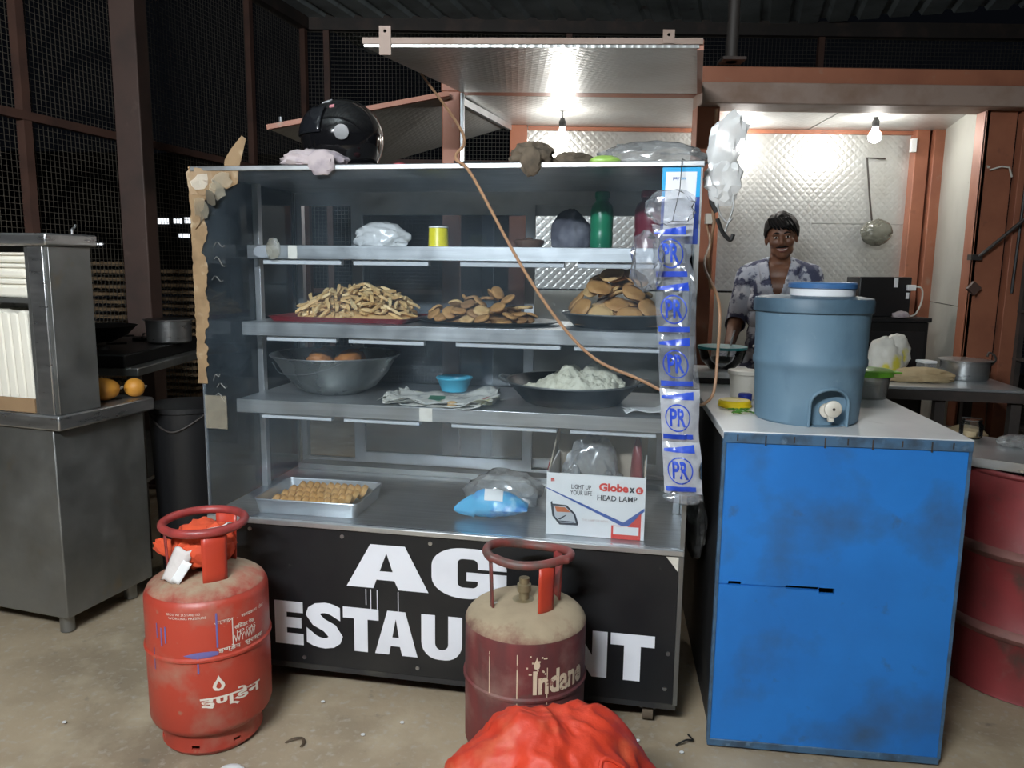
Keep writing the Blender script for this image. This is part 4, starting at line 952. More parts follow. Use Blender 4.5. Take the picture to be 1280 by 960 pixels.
MB().prism([(0, 0), (.245, 0), (.245, .055), (.225, .055)], -.002, .002, TR((-hw+.004, .02, hz), (0, -.15, PI/2))).build('flap', 'carton_inside', bx)
MB().prism([(.004, .0005), (.06, .0005), (.06, .0135)], -.0006, .0006, TR((-hw-.001, .018, hz), (0, -.15, PI/2))).build('flap_print', 'print_red', bx)
W2, H2 = CX1-CX0, hz
def pt(u, v): return (-hw+u*W2, v*H2)
def shape(c, m, name='print'): return MB().prism([pt(u, v) for u, v in c], -.0008, -.0001).build(name, m, front)
shape([(.0, .745), (.0, .76), (.79, .27), (.995, .52), (.995, .47), (.84, .215), (.77, .215), (.45, .44)], 'print_blue')
shape([(.67, .0), (.67, .215), (.83, .205), (.965, .45), (.965, .0)], 'print_red')
MB().prism([pt(.69, .075), pt(.69, .205), pt(.945, .205), pt(.945, .075)], -.0016, -.0008).build('label_sticker', 'carton_white', front)
def ctext(s, u, v, wd, ht, m, bold=.02): text_mb(s, wd*W2, ht*H2, bold, TR((-hw+u*W2, -.0011, v*H2))).build('lettering', m, front)
ctext('Globe', .535, .755, .295, .13, 'print_red', .045); ctext('x', .838, .755, .055, .085, 'print_black', .05)
MB().lathe([(.001, -.0006), (.0105, -.0006), (.0105, 0), (.001, 0)], 20, TR((-hw+.94*W2, -.001, .795*H2), (PI/2, 0, 0))).build('logo_disc', 'print_red', front)
ctext('E', .925, .770, .026, .05, 'carton_white', .03)
ctext('HEAD LAMP', .52, .605, .40, .085, 'print_black', .015)
ctext('LIGHT UP', .255, .765, .20, .07, 'print_black', .01); ctext('YOUR LIFE', .245, .67, .22, .07, 'print_black', .01)
ctext('THE LAMP OF INDIA', .37, .255, .27, .035, 'print_pale', .01); ctext('m', .045, .865, .035, .05, 'print_red', .05)
for i in range(2): shape([(.71, .125+.04*i), (.92, .125+.04*i), (.92, .14+.04*i), (.71, .14+.04*i)], 'print_grey')
shape([(.045, .52), (.06, .545), (.065, .50), (.21, .49), (.30, .36), (.335, .20), (.33, .17), (.14, .165), (.12, .20), (.065, .30)], 'print_black')
MB().prism([pt(u, v) for u, v in [(.075, .47), (.20, .465), (.28, .35), (.31, .21), (.15, .20), (.09, .30)]], -.0016, -.0008).build('print', 'print_silver', front)
MB().prism([pt(u, v) for u, v in [(.09, .46), (.195, .455), (.255, .38), (.11, .375)]], -.0022, -.0016).build('print', 'print_orange', front)
MB().prism([pt(u, v) for u, v in [(.12, .255), (.20, .33), (.21, .325), (.15, .25)]], -.0022, -.0016).build('print', 'print_black', front)
MB().prism([pt(u, v) for u, v in [(.13, .235), (.295, .23), (.295, .215), (.13, .22)]], -.0022, -.0016).build('print', 'print_black', front)
GRP = 'plastic bags stuffed in the carton'
for i, (x, y, z, r) in enumerate(((1.092, .135, 0, (.042, .048, .10)), (1.140, .262, 0, (.078, .038, .135)), (1.205, .130, 0, (.045, .048, .095)))):
    loose('stuffed_bag', 'crumpled clear plastic bag stuffed inside the open carton', 'plastic bag', 'plastic_bag', at(x, y, S0+.006), r, 80+i, .35, group=GRP)
loose('red_cloth', 'dark red folded cloth poking from the open carton', 'cloth', 'tray_red', at(1.276, .26, S0+.006), (.018, .03, .15), 91, .2, 3)
# --- blue snack packet in clear bag
sp_ = thing('snack_packet', 'bright blue printed snack packet lying on the bottom shelf', 'packet', at(.848, .150, S0), -CY+.12)
def pil(u, v, sgn):
    x = -.115+.225*u; wd = .072*min(1, (.10+1.6*u))*(1-.10*max(0, u-.8)*5); k = math.sin(PI*min(max(u*.97+.015, 0), 1))**.7*math.sin(PI*v)**.7
    y = (v-.5)*2*wd*.62; n1 = .006*noise.noise(Vector((u*7, v*5, sgn*3)))+.003*noise.noise(Vector((u*17, v*12, sgn*3)))
    return (x, y, .034+sgn*(.032*k+n1*k)+.022*k*(sgn > 0)+(.012*(1-u) if u < .3 else 0)*-1)
mb = MB(); mb.sheet(lambda u, v: pil(u, v, 1), 30, 16); mb.sheet(lambda u, v: pil(u, v, -1), 30, 16)
zm = min(p[2] for p in mb.v); mb.v = [(x, y, z-zm+.0005) for x, y, z in mb.v]; mb.build('packet_body', 'snack_packet', sp_, smooth=True)
mb = MB(); mb.sheet(lambda u, v: (lambda p: (p[0], p[1]-.0008, p[2]-zm+.0025))(pil(.42+.25*u, .12+.40*v, 1)), 8, 6); mb.build('packet_label', 'carton_white', sp_, smooth=True)
loose('clear_bag', 'crumpled clear plastic bag behind the blue snack packet', 'plastic bag', 'plastic_bag', at(.855, .31, S0), (.105, .075, .062), 97, .35)
# behind the shelves, seen through the back doors

# ================================================================== GAS CYLINDERS
def wrap(mb, R, yaw0, z0, off=.0008):
    """bend x-z plane lettering around a vertical cylinder of radius R; x=0 faces angle yaw0"""
    out = MB(); bm = bmesh.new(); me = MB.mesh(mb, 't'); bm.from_mesh(me)
    xs = [v.co.x for v in bm.verts]
    if not xs: return out
    x = min(xs)
    while x < max(xs):
        bmesh.ops.bisect_plane(bm, geom=bm.verts[:]+bm.edges[:]+bm.faces[:], plane_co=(x, 0, 0), plane_no=(1, 0, 0)); x += .014
    for i, v in enumerate(bm.verts): v.index = i
    vs = []
    for v in bm.verts:
        a = yaw0+v.co.x/R; r = R+off-v.co.y*.5; vs.append((r*math.cos(a), r*math.sin(a), z0+v.co.z))
    out.add(vs, [tuple(v.index for v in f.verts) for f in bm.faces]); bm.free(); bpy.data.meshes.remove(me); return out
def body_profile(R, z0, z1, dome):
    bot = [(R*math.sin(a*PI/2), z0+.055-.055*math.cos(a*PI/2)) for a in [i/6 for i in range(7)]]
    top = [(R*math.cos(a*PI/2)**.75 if a < 1 else .001, z1+dome*math.sin(a*PI/2)) for a in [i/9 for i in range(10)]]
    bot[0] = (.001, z0)
    return bot+[(R*1.003, (z0+z1)/2)]+top
def drip(x, z0, z1, wd, R): return MB().box((x-wd/2, -.001, z0), (x+wd/2, 0, z1))
FLAME = [[(.5, 1), (.36, .72), (.12, .48), (.05, .28), (.2, .06), (.5, 0), (.8, .06), (.95, .28), (.88, .48), (.66, .70)], [(.5, .62), (.34, .40), (.30, .26), (.42, .14), (.58, .14), (.70, .26), (.66, .40)]]
R = .1585
# --- red one
LX, LY = -.822, 1.985
gc = thing('gas_cylinder', 'bright red gas cylinder with a red and white cloth in its collar', 'gas cylinder', (LX, LY, 0))
body = MB().lathe(body_profile(R, .035, .415, .058), 48).build('body', 'red_paint', gc, smooth=True, ang=60)
MB().lathe([(R+.0005, .278), (R+.005, .281), (R+.005, .287), (R+.0005, .291)], 48, caps=False).build('weld_seam', 'red_paint', body, smooth=True)
ft = MB().lathe([(.118, .0), (.122, .0), (.131, .012), (.127, .045), (.131, .062), (.124, .062), (.120, .045), (.124, .012), (.118, .0)], 48, caps=False).build('foot_ring', 'red_paint', gc, smooth=True)
vents = MB()      # real vent slots through the ring
for a in (-1.55, -.72, -2.55, .3, 1.3, 2.4): vents.box((-.0105, -.03, -.0048), (.0105, .03, .0048), TR((.127*math.cos(a), .127*math.sin(a), .026), (0, 0, a+PI/2)))
carve(ft, vents)
def stay(a, half, r0, r1, z0, z1, m, parent):
    mb = MB(); n = 6
    mb.sheet(lambda u, v: ((r0+(r1-r0)*v)*math.cos(a+half*(2*u-1)), (r0+(r1-r0)*v)*math.sin(a+half*(2*u-1)), z0+(z1-z0)*v), n, 4)
    return mb.build('collar_stay', m, parent, smooth=True, solid=.004)
stay(-.95, .33, .094, .100, .452, .598, 'red_bright', gc); stay(-2.62, .20, .094, .100, .452, .598, 'red_ring', gc); stay(1.3, .33, .094, .100, .452, .598, 'red_bright', gc)
MB().tube([(.104*math.cos(2*PI*i/36), .104*math.sin(2*PI*i/36), .603) for i in range(36)], .0115, 10, closed=True).build('carry_ring', 'red_ring', gc, smooth=True)
MB().lathe([(.026, .462), (.026, .478), (.018, .480), (.015, .500), (.020, .502), (.020, .520), (.001, .522)], 20).build('valve', 'brass', gc, smooth=True)
# dusty shoulder: the same surface a hair proud of the body
MB().lathe([(R*math.cos(a*PI/2)**.75+.0008 if a < .97 else .03, .4155+.058*math.sin(a*PI/2)+.0008) for a in [.25+i*.072 for i in range(11)]], 48, caps=False).build('dust_film', 'maroon_dusty', gc, smooth=True)
A0 = -PI/2+.39      # the side that faces the camera
def mark(mb, m, a, z, name='marking'): return wrap(mb, R, A0+a/R, z, .0012).build(name, m, body)
mark(text_mb('उत्पादन  -  सतर्कता  तेल', .150, .014, .01), 'paint_white', .012, .375)
mark(text_mb('सिलेंडर गैस', .06, .013, .02), 'paint_white', .062, .352)
mark(text_mb('HP GAS', .058, .012, .01), 'paint_white', .068, .335)
mark(text_mb('WYWW', .065, .020, .01), 'paint_white', .060, .316)
mark(MB().box((0, -.001, 0), (.0025, 0, .08)), 'paint_white', .056, .305)
mark(text_mb('इण्डेन  सुरक्षा', .135, .018, .02), 'paint_white', .020, .296)
mark(poly_fill(FLAME, TR((0, 0, 0), (0, 0, 0), (.034, 1, .044))), 'paint_white', .0, .196)
mark(text_mb('इण्डेन', .165, .046, .03), 'paint_white', -.03, .145)
mark(text_mb('GROSS WT 29.5 TARE 15.3', .085, .006, .0), 'paint_white', -.105, .408); mark(text_mb('WORKING PRESSURE', .095, .006, .0), 'paint_white', -.10, .398)
for x, z0, z1, wd in ((.018, .315, .408, .0045), (-.112, .33, .375, .004), (-.125, .32, .37, .004), (-.14, .34, .38, .003), (-.03, .25, .30, .004), (-.155, .25, .31, .002)):
    mark(drip(x, 0, z1-z0, wd, R), 'drip_blue', 0, z0, 'paint_drip')
mark(crumple(.035, .001, .007, 3, .4, sub=2, M=TR((0, 0, 0))), 'drip_blue', -.02, .300, 'paint_smear')
# cloth stuffed in the collar
cl = thing('cloth', 'red and white cloth tucked inside the red cylinder collar', 'cloth', (LX, LY, .474))
crumple(.068, .066, .056, 4, .28, 4, sub=4, M=TR((-.002, -.002, .068))).build('red_bundle', 'cloth_red', cl, smooth=True)
crumple(.048, .014, .022, 9, .4, 4, sub=3, M=TR((-.096, .016, .038), (0, .35, -.15))).build('red_bundle', 'cloth_red', cl, smooth=True)
MB().sheet(lambda u, v: (-.085+.055*u+.035*v, -.080-.012*math.sin(3*u)+.012*v, -.005+.085*v+.006*math.sin(7*u)), 8, 8).build('white_band', 'cloth_white', cl, smooth=True, solid=.004)
MB().sheet(lambda u, v: (.0+.075*u, -.055+.05*v+.02*u, .108+.028*u-.02*v*v+.004*math.sin(6*u)), 8, 8).build('white_band', 'cloth_white', cl, smooth=True, solid=.004)
MB().sheet(lambda u, v: (-.055+.022*u+.035*v, -.096+.004*v, .0+.055*v-.01*u), 6, 6).build('white_band', 'plastic_white2', cl, smooth=True, solid=.003)
# --- maroon one
RX, RY = .043, 1.868; R = .1545
gc2 = thing('gas_cylinder', 'dusty maroon gas cylinder with a bent rusty handle ring', 'gas cylinder', (RX, RY, 0))
body = MB().lathe(body_profile(R, .03, .395, .052), 48).build('body', 'maroon_paint', gc2, smooth=True, ang=60)
MB().lathe([(R+.0005, .250), (R+.005, .253), (R+.005, .259), (R+.0005, .263)], 48, caps=False).build('weld_seam', 'maroon_paint', body, smooth=True)
MB().lathe([(.118, .0), (.122, .0), (.129, .012), (.125, .045), (.129, .058), (.122, .058), (.118, .045), (.122, .012)], 48, caps=False).build('foot_ring', 'maroon_paint', gc2, smooth=True)
MB().lathe([(R*math.cos(a*PI/2)**.75+.0010 if a < .97 else .02, .3955+.052*math.sin(a*PI/2)+.0010) for a in [.06+i*.092 for i in range(11)]], 48, caps=False).build('dust_film', 'dust', gc2, smooth=True)
stay(-.93, .29, .082, .086, .425, .560, 'red_bright', gc2); stay(.35, .30, .086, .092, .425, .560, 'red_ring', gc2); stay(-2.75, .09, .092, .098, .425, .560, 'rust_handle', gc2)
bend = []
for i in range(40):
    a = 2*PI*i/40; q = .100*(1+.07*math.cos(2*a)); bend.append((q*math.cos(a)+.005, q*.86*math.sin(a)+(.012 if math.sin(a) < -.5 else 0), .568+.006*math.cos(2*a+.6)-.004*math.cos(a)))
MB().tube(bend, .0115, 10, closed=True).build('carry_ring', 'rust_handle', gc2, smooth=True)
MB().lathe([(.030, .438), (.030, .448), (.014, .450), (.012, .468), (.018, .470), (.018, .488), (.013, .490), (.013, .505), (.001, .506)], 20, TR((-.005, .0, 0))).build('valve', 'brass', gc2, smooth=True)
crumple(.016, .016, .012, 33, .3, sub=2, M=TR((-.072, -.02, .432))).build('tag_lump', 'plastic_offwhite', gc2, smooth=True)
A0 = -PI/2-.023
def mark2(mb, m, a, z, name='marking'): return wrap(mb, R, A0+a/R, z, .0012).build(name, m, body)
mark2(text_mb('Indane', .150, .062, .035), 'paint_cream', .020, .272)
mark2(poly_fill([FLAME[0]], TR((0, 0, 0), (0, 0, 0), (.018, 1, .032))), 'paint_cream', .020, .338)
for x, z0, z1, wd in ((-.018, .23, .375, .0025), (.055, .245, .34, .002), (-.09, .26, .37, .002)): mark2(drip(x, 0, z1-z0, wd, R), 'paint_cream', 0, z0, 'paint_drip')
rr = random.Random(4)
for k in range(16):
    mark2(MB().box((-.002, -.001, -.002), (.002, 0, .002)), 'paint_cream', .012+rr.uniform(-.01, .045), .32+rr.uniform(0, .055), 'paint_fleck')
# ================================================================== RED NET SACK
sk = thing('net_sack', 'crumpled red plastic net sack lying before the maroon cylinder', 'sack', (.10, 1.475, 0))
def sackfn(u, v):
    th = 2*PI*u; ph = min(max(v, 0.0), 1.0)*PI*.5
    x = math.cos(th)*math.sin(PI/2-ph*.999); y = math.sin(th)*math.sin(PI/2-ph*.999); z = math.sin(ph)
    q = Vector((x*2.1+1.3, y*2.1, z*2.1+.7)); n1 = noise.noise(q); n2 = 1-2*abs(noise.noise(q*2.4)); n3 = 1-2*abs(noise.noise(q*5.5+Vector((4, 1, 0))))
    k = 1+.13*n1+.035*n2+.010*n3
    sx = .262*(1.03 if x > 0 else .98); hz = .366*(1-.22*max(0, x+.12)-.10*max(0, -x-.3))
    zz = hz*(max(z, 0.0)**.72)*k
    return (x*sx*k*(1+.10*(1-z)), y*.20*k, max(0.0, zz))
mb = MB(); mb.sheet(sackfn, 90, 44); so = mb.build('net_cloth', 'net_red', sk, smooth=True, ang=70)
MB().sheet(lambda u, v: (lambda p: (p[0]*1.012, p[1]*1.012, p[2]*1.012))(sackfn(.62+.27*u, .05+.45*v+.06*math.sin(5*u))), 30, 16).build('worn_patch', 'net_tan', sk, smooth=True)
for k, (a, b) in enumerate(((.68, .82), (.80, .95), (.71, .93))):
    pts = []
    for i in range(14):
        p = Vector(sackfn(a+(b-a)*i/13, .25+.1*k+.35*math.sin(PI*i/13)*(1 if k < 2 else .5))); pts.append(p*1.008)
    MB().tube(pts, .0045, 6).build('fold', 'net_red', sk, smooth=True)
# ================================================================== BLUE SERVING TABLE
tb = thing('serving_table', 'serving table with a bright blue painted front panel and white top', 'table', (.548, 1.934, 0), -.125)
TW, TD, THT = .595, 1.02, .88
panel = MB().prism([(0, .02), (.0, THT-.028), (TW, THT-.028), (TW-.004, .02)], 0, .012).build('front_panel', 'blue_paint', tb)
MB().box((-.003, -.004, THT-.030), (TW+.004, .016, THT-.003)).build('edge_strip', 'blue_edge', tb, bevel=.002)
MB().box((-.002, -.003, .004), (TW, .013, .024)).build('edge_strip', 'blue_edge', tb, bevel=.002)
for i, x in enumerate((.03, .10, .17, .245, .30, .36, .43, .50, .55)): MB().box((x, -.0048, THT-.024-.010*(i % 2)), (x+.0035, -.0035, THT-.008)).build('nail_mark', 'dark_steel', tb)
MB().box((-.004, -.004, .02), (.004, .012, THT-.03)).build('edge_strip', 'blue_edge', tb); MB().box((TW-.005, -.002, .02), (TW+.003, .012, THT-.03)).build('edge_strip', 'blue_edge', tb)
for lo, hi in (((.004, -.01, .4665), (.30, .004, .4705)), ((.03, -.01, .4655), (.063, .02, .477)), ((.176, -.01, .4645), (.260, .02, .4745)), ((.2603, -.01, .457), (.299, .02, .4735))):
    carve(panel, MB().box(lo, hi))      # the torn seam and the slits that run right through the panel
MB().box((.012, .012, 0.0), (.03, TD, THT-.035)).build('side_panel', 'base_dark', tb); MB().box((TW-.03, .012, .0), (TW-.012, TD, THT-.035)).build('side_panel', 'base_dark', tb)
MB().box((.03, TD-.02, 0), (TW-.03, TD, THT-.035)).build('back_panel', 'base_dark', tb)
MB().box((-.004, .0, THT-.022), (TW+.006, TD+.01, THT)).build('table_top', 'white_top', tb, bevel=.002)
# ------------------------------------------------------------------ water jug
jg = thing('water_jug', 'large faded blue insulated water jug with a white tap', 'water jug', (.822, 2.118, THT), -.05)
pr = [(.001, 0), (.130, 0), (.136, .006), (.140, .06), (.143, .13), (.146, .152), (.150, .158), (.150, .172), (.147, .178), (.148, .25), (.150, .298)]
jb = MB().lathe(pr, 56, TR((0, 0, 0), (0, 0, 0), (1, .96, 1))).build('jug_body', 'jug_blue', jg, smooth=True, ang=50)
MB().lathe([(.152, .297), (.1565, .301), (.1565, .328), (.153, .336), (.120, .341), (.001, .343)], 56, TR((0, 0, 0), (0, 0, 0), (1, .96, 1))).build('jug_lid', 'jug_dark', jg, smooth=True, ang=45)
MB().lathe([(.082, .341), (.084, .343), (.084, .360), (.080, .362), (.001, .363)], 40, TR((.022, .0, 0))).build('cap_neck', 'plastic_white2', jg, smooth=True)
MB().lathe([(.084, .361), (.089, .363), (.089, .374), (.085, .378), (.001, .378)], 40, TR((.022, 0, 0))).build('cap_lid', 'cap_blue', jg, smooth=True)
# tap recess: arched dark niche let into the front
rec = [(-.052, .002), (-.052, .062)]+[(.052*math.cos(a), .062+.042*math.sin(a)) for a in [PI-PI*i/12 for i in range(1, 12)]]+[(.052, .062), (.052, .002)]
carve(jb, MB().prism([(x+.018, z) for x, z in rec], -.25, -.098))       # a real niche in the wall of the jug
jb.data.set_sharp_from_angle(angle=math.radians(40))
f = lambda x, z: (x+.018, -.96*math.sqrt(max(0, (.139+.003*z/.1)**2-(x+.018)**2))-.001, z)
MB().tube([f(x, z) for x, z in rec], .0045, 8).build('niche_rim', 'jug_blue', jg, smooth=True)
tp = (.018, -.100, .05)
t1 = MB().cyl((tp[0]+.004, tp[1]+.002, .050), (tp[0]+.004, tp[1]-.040, .050), .011, n=16).build('tap_stem', 'plastic_offwhite', jg, smooth=True)
MB().lathe([(.001, 0), (.020, 0), (.022, .003), (.022, .010), (.018, .013), (.001, .013)], 24, TR((tp[0]+.004, tp[1]-.038, .053), (PI/2, 0, 0))).build('tap_knob', 'plastic_offwhite', jg, smooth=True)
MB().cyl((tp[0]+.004, tp[1]-.0505, .053), (tp[0]+.004, tp[1]-.0520, .053), .004, n=10).build('tap_screw', 'dark_steel', jg)
MB().lathe([(.001, 0), (.016, 0), (.019, .004), (.019, .010), (.001, .012)], 20, TR((tp[0]-.006, tp[1]-.020, .046), (PI/2, 0, 0))).build('tap_nut', 'plastic_offwhite', jg, smooth=True)
MB().box((tp[0]-.005, tp[1]-.044, .018), (tp[0]+.010, tp[1]-.030, .045)).build('tap_spout', 'plastic_offwhite', jg, bevel=.003)
# ------------------------------------------------------------------ things on the table
def lathe_thing(name, label, cat, loc, parts, rz=0, group=None):
    t = thing(name, label, cat, loc, rz, group)
    for pn, m, prof, n in parts: MB().lathe(prof, n).build(pn, m, t, smooth=True)
    return t
lathe_thing('jar_lid', 'flat yellow plastic lid lying on the white table top', 'lid', (.672, 2.285, THT), [('lid_body', 'lid_yellow', [(.001, 0), (.045, 0), (.048, .003), (.048, .018), (.044, .022), (.001, .022)], 28), ('lid_rim', 'lid_yellow', [(.0475, .003), (.0500, .004), (.0500, .008), (.0475, .009)], 28)])
hb = thing('herb_sprig', 'loose green herb leaves beside the jug foot', 'herbs', (.672, 2.175, THT))
rh = random.Random(9)
for k in range(16):
    a = rh.uniform(0, 6.28); x, y = rh.uniform(-.04, .035), rh.uniform(-.02, .02)
    MB().add([(0, 0, .001), (.012, .004, .006), (.028, 0, .004), (.012, -.004, .005)], [(0, 1, 2, 3)], TR((x, y, .001+.003*(k % 4)), (rh.uniform(-.3, .3), 0, a))).build('leaf', 'herb', hb, solid=.0008)
MB().tube([(-.04, 0, .003), (0, .005, .006), (.035, -.005, .003)], .0015, 5).build('stem', 'herb', hb)
lathe_thing('steel_tumbler', 'beige plastic tub behind the yellow lid', 'tub', (.752, 2.47, THT), [('tub_body', 'plastic_offwhite', [(.001, 0), (.040, 0), (.047, .082), (.044, .083), (.038, .004), (.001, .004)], 28), ('tub_rim', 'plastic_offwhite', [(.0465, .075), (.052, .076), (.052, .088), (.0465, .089)], 28)])
bpy.data.objects['steel_tumbler'].name = 'plastic_tub'
lathe_thing('bottle_cap', 'dark blue screw cap standing before the beige tub', 'cap', (.728, 2.37, THT), [('cap_body', 'cap_navy', [(.001, 0), (.020, 0), (.021, .026), (.018, .028), (.001, .028)], 20), ('cap_ring', 'plastic_white2', [(.0205, .0), (.0225, .001), (.0225, .006), (.0205, .007)], 20)])
tr = thing('flat_tray', 'low black and white tray under the glass bowl', 'tray', (.775, 2.83, THT), -.12)
MB().box((-.10, -.09, 0), (.10, .09, .020)).build('tray_base', 'black_box', tr, bevel=.004); MB().box((-.105, -.095, .021), (.105, .095, .045)).build('tray_top', 'white_top', tr, bevel=.004)
lathe_thing('glass_bowl', 'glass bowl with a teal rim on the low tray', 'bowl', (.775, 2.83, THT+.0465), [('bowl_body', 'glass', [(.045, 0), (.075, .03), (.088, .075), (.085, .075), (.072, .032), (.045, .003)], 32), ('bowl_rim', 'teal_rim', [(.084, .074), (.090, .074), (.090, .083), (.084, .083)], 32), ('bowl_food', 'rag_brown', [(.001, .028), (.058, .026), (.068, .034), (.04, .042), (.001, .045)], 24)])
MB().cyl((.02, 0, .04), (.05, .03, .14), .004, n=8).build('spoon_handle', 'steel', bpy.data.objects['glass_bowl'], smooth=True)
t = lathe_thing('cooking_pot', 'black cooking pot with a steel rim behind the water jug', 'pot', (.985, 2.62, THT), [('pot_body', 'kadai_black', [(.001, 0), (.12, 0), (.132, .012), (.135, .20), (.128, .20), (.125, .014), (.001, .008)], 40), ('pot_rim', 'steel', [(.130, .198), (.148, .204), (.149, .210), (.130, .209)], 40)])
MB().lathe([(.142, .2105), (.142, .215), (.06, .232), (.012, .236), (.012, .25), (.001, .252)], 36).build('pot_lid', 'tin_bowl', t, smooth=True)
for s in (-1, 1): MB().tube(spline([(s*.13, -.03, .15), (s*.155, -.02, .15), (s*.155, .02, .15), (s*.13, .03, .15)]), .005, 6).build('pot_handle', 'steel', t, smooth=True)
t = lathe_thing('food_container', 'clear food container with a bright green lid', 'container', (1.165, 2.50, THT), [('tub_body', 'plastic_bag', [(.001, 0), (.060, 0), (.070, .075), (.067, .075), (.057, .004), (.001, .004)], 28), ('tub_food', 'plastic_offwhite', [(.001, .006), (.055, .006), (.060, .045), (.001, .050)], 24), ('container_lid', 'lid_green', [(.068, .072), (.078, .074), (.078, .088), (.070, .094), (.001, .096)], 28)])
MB().box((.06, -.02, .080), (.105, .02, .086)).build('lid_tab', 'lid_green', t, bevel=.003)

# ================================================================== LEFT: STEEL COUNTER
lc = thing('steel_counter', 'dull steel serving counter with a shelf unit of white stacks', 'counter', (-1.515, 2.49, 0), -.30)
def lb(name, m, lo, hi, bevel=0, parent=None): return MB().box(lo, hi).build(name, m, parent or lc, bevel=bevel)
lb('body', 'steel_dull', (-1.3, 0, .07), (0, .395, .735), .004)
lb('worktop', 'steel', (-1.31, -.014, .735), (.042, .41, .785), .006)
lb('side_panel', 'steel_dull', (.018, .0, .786), (.036, .165, 1.335), .002)
lb('front_stile', 'steel', (-.045, -.006, .786), (.018, .012, 1.335), .003)
lb('inner_stile', 'steel_dull', (-.065, .0, .786), (-.045, .06, 1.335), .002)
lb('back_sheet', 'steel_dull', (-1.0, .150, .786), (.018, .160, 1.335))
lb('shelf_plate', 'steel_dull', (-1.0, .004, 1.150), (-.045, .150, 1.165))
lb('kick_board', 'cardboard', (-1.0, -.004, .788), (-.066, .004, .835))
tp_ = lb('top_slab', 'steel', (-1.3, -.02, 1.336), (.050, .185, 1.375), .006)
MB().tube(spline([(-.02, .15, 1.375), (-.018, .15, 1.395), (-.008, .15, 1.40), (-.004, .15, 1.41)]), .004, 6).build('hook', 'steel', lc, smooth=True)
for x, y in ((-.06, .05), (-.06, .34), (-1.2, .05), (-1.2, .34)):
    MB().cyl((x, y, 0), (x, y, .07), .024, n=12).build('foot', 'steel_dull', lc, smooth=True)
LM = TR((-1.515, 2.49, 0), (0, 0, -.30))
def lcw(x, y, z): return LM @ Vector((x, y, z))
# white stacks on the shelf unit
def bundle(name, label, x, y, z, wd, dp, h, seed, lean=0, cat='stack', group=None):
    t = thing(name, label, cat, lcw(x, y, z), -.30, group); n = max(2, int(wd/.032))
    for k in range(n):
        x0 = -wd/2+wd*k/n; rr_ = random.Random(seed+k)
        hh = h*(1-.04*rr_.random())
        MB().prism([(x0+.001, 0), (x0+wd/n-.001, 0), (x0+wd/n-.001+lean*h, hh-.008), (x0+wd/n*.5+lean*h, hh), (x0+.001+lean*h, hh-.006)], -dp/2, dp/2-.006*rr_.random()).build('folded_sheet', 'foam_white', t, bevel=.006)
    return t
bundle('paper_stack', 'upright stack of white folded sheets on the steel counter', -.168, .075, .786, .185, .13, .345, 3, -.04)
bundle('paper_stack', 'second upright white stack deeper along the steel counter', -.39, .075, .786, .22, .13, .335, 9, .0)
for k, (z, w_, h_, lb_) in enumerate(((1.166, .28, .062, 'white foam tub resting on the counter shelf'), (1.2295, .27, .048, 'white foam tub stacked on the lower tub'), (1.279, .28, .035, 'flat white foam lid on the tub stack'))):
    t = thing('foam_tub', lb_, 'tub', lcw(-.218, .075, z), -.30)
    MB().box((-w_/2, -.06, 0), (w_/2, .06, h_*.72)).build('tub_body', 'foam_white', t, bevel=.012)
    MB().box((-w_/2-.004, -.063, h_*.72), (w_/2+.004, .063, h_)).build('tub_rim', 'foam_white', t, bevel=.005)
# fruit on the back of the counter
for nm, lb_, x, y, r, m in (('papaya', 'orange ripe papaya lying on the steel counter', -.06, .265, (.062, .05, .042), 'fruit_orange'), ('papaya', 'paler orange papaya touching the steel ledge edge', -.012, .372, (.036, .032, .036), 'fruit_orange'), ('melon', 'dark green melon in the shade of the counter unit', -.205, .285, (.05, .06, .045), 'fruit_green')):
    t = thing(nm, lb_, 'fruit', lcw(x, y, .786), .4)
    crumple(*r, 7, .05, 2, 3, M=TR((0, 0, r[2]*1.02)), ridged=False).build('fruit_body', m, t, smooth=True)
    MB().cyl((r[0]*.98, 0, r[2]), (r[0]*1.18, 0, r[2]*1.2), .006, .004, 8).build('fruit_stem', 'rag_brown', t, smooth=True)
# cooking table along the wire wall
ct = thing('cooking_table', 'narrow dark steel cooking table along the wire mesh wall', 'table', (-1.83, 3.68, 0))
MB().box((-.27, -.50, .815), (.27, .50, .85)).build('table_top', 'steel_dull', ct, bevel=.004)
MB().box((-.265, -.495, .35), (.265, .495, .365)).build('lower_shelf', 'steel_dull', ct)
for sx in (-1, 1):
    for sy in (-1, 1): MB().box((sx*.24-.02, sy*.47-.02, 0), (sx*.24+.02, sy*.47+.02, .815)).build('leg', 'dark_steel', ct)
sv = thing('gas_stove', 'low black gas stove on the cooking table', 'stove', (-1.83, 3.62, .851))
MB().box((-.22, -.45, 0), (.22, .38, .055)).build('stove_body', 'stove_black', sv, bevel=.006)
for y in (-.25, .18):
    MB().lathe([(.05, .056), (.05, .068), (.03, .072), (.001, .072)], 20, TR((0, y, 0))).build('burner', 'stove_black', sv, smooth=True)
    for k in range(4):
        a = k*PI/2+.4; MB().bar((.04*math.cos(a), y+.04*math.sin(a), .078), (.12*math.cos(a), y+.12*math.sin(a), .078), .008, .008).build('pan_support', 'stove_black', sv)
t = lathe_thing('cooking_pot', 'shiny steel cooking pot on the black stove', 'pot', (-1.655, 3.70, .9075), [('pot_body', 'steel', [(.001, 0), (.09, 0), (.10, .008), (.103, .105), (.099, .105), (.096, .010), (.001, .006)], 36), ('pot_rim', 'steel', [(.101, .104), (.114, .108), (.114, .112), (.101, .112)], 36)])
MB().lathe([(.103, .1125), (.09, .114), (.03, .119), (.001, .12)], 30).build('pot_lid', 'kadai_black', t, smooth=True)
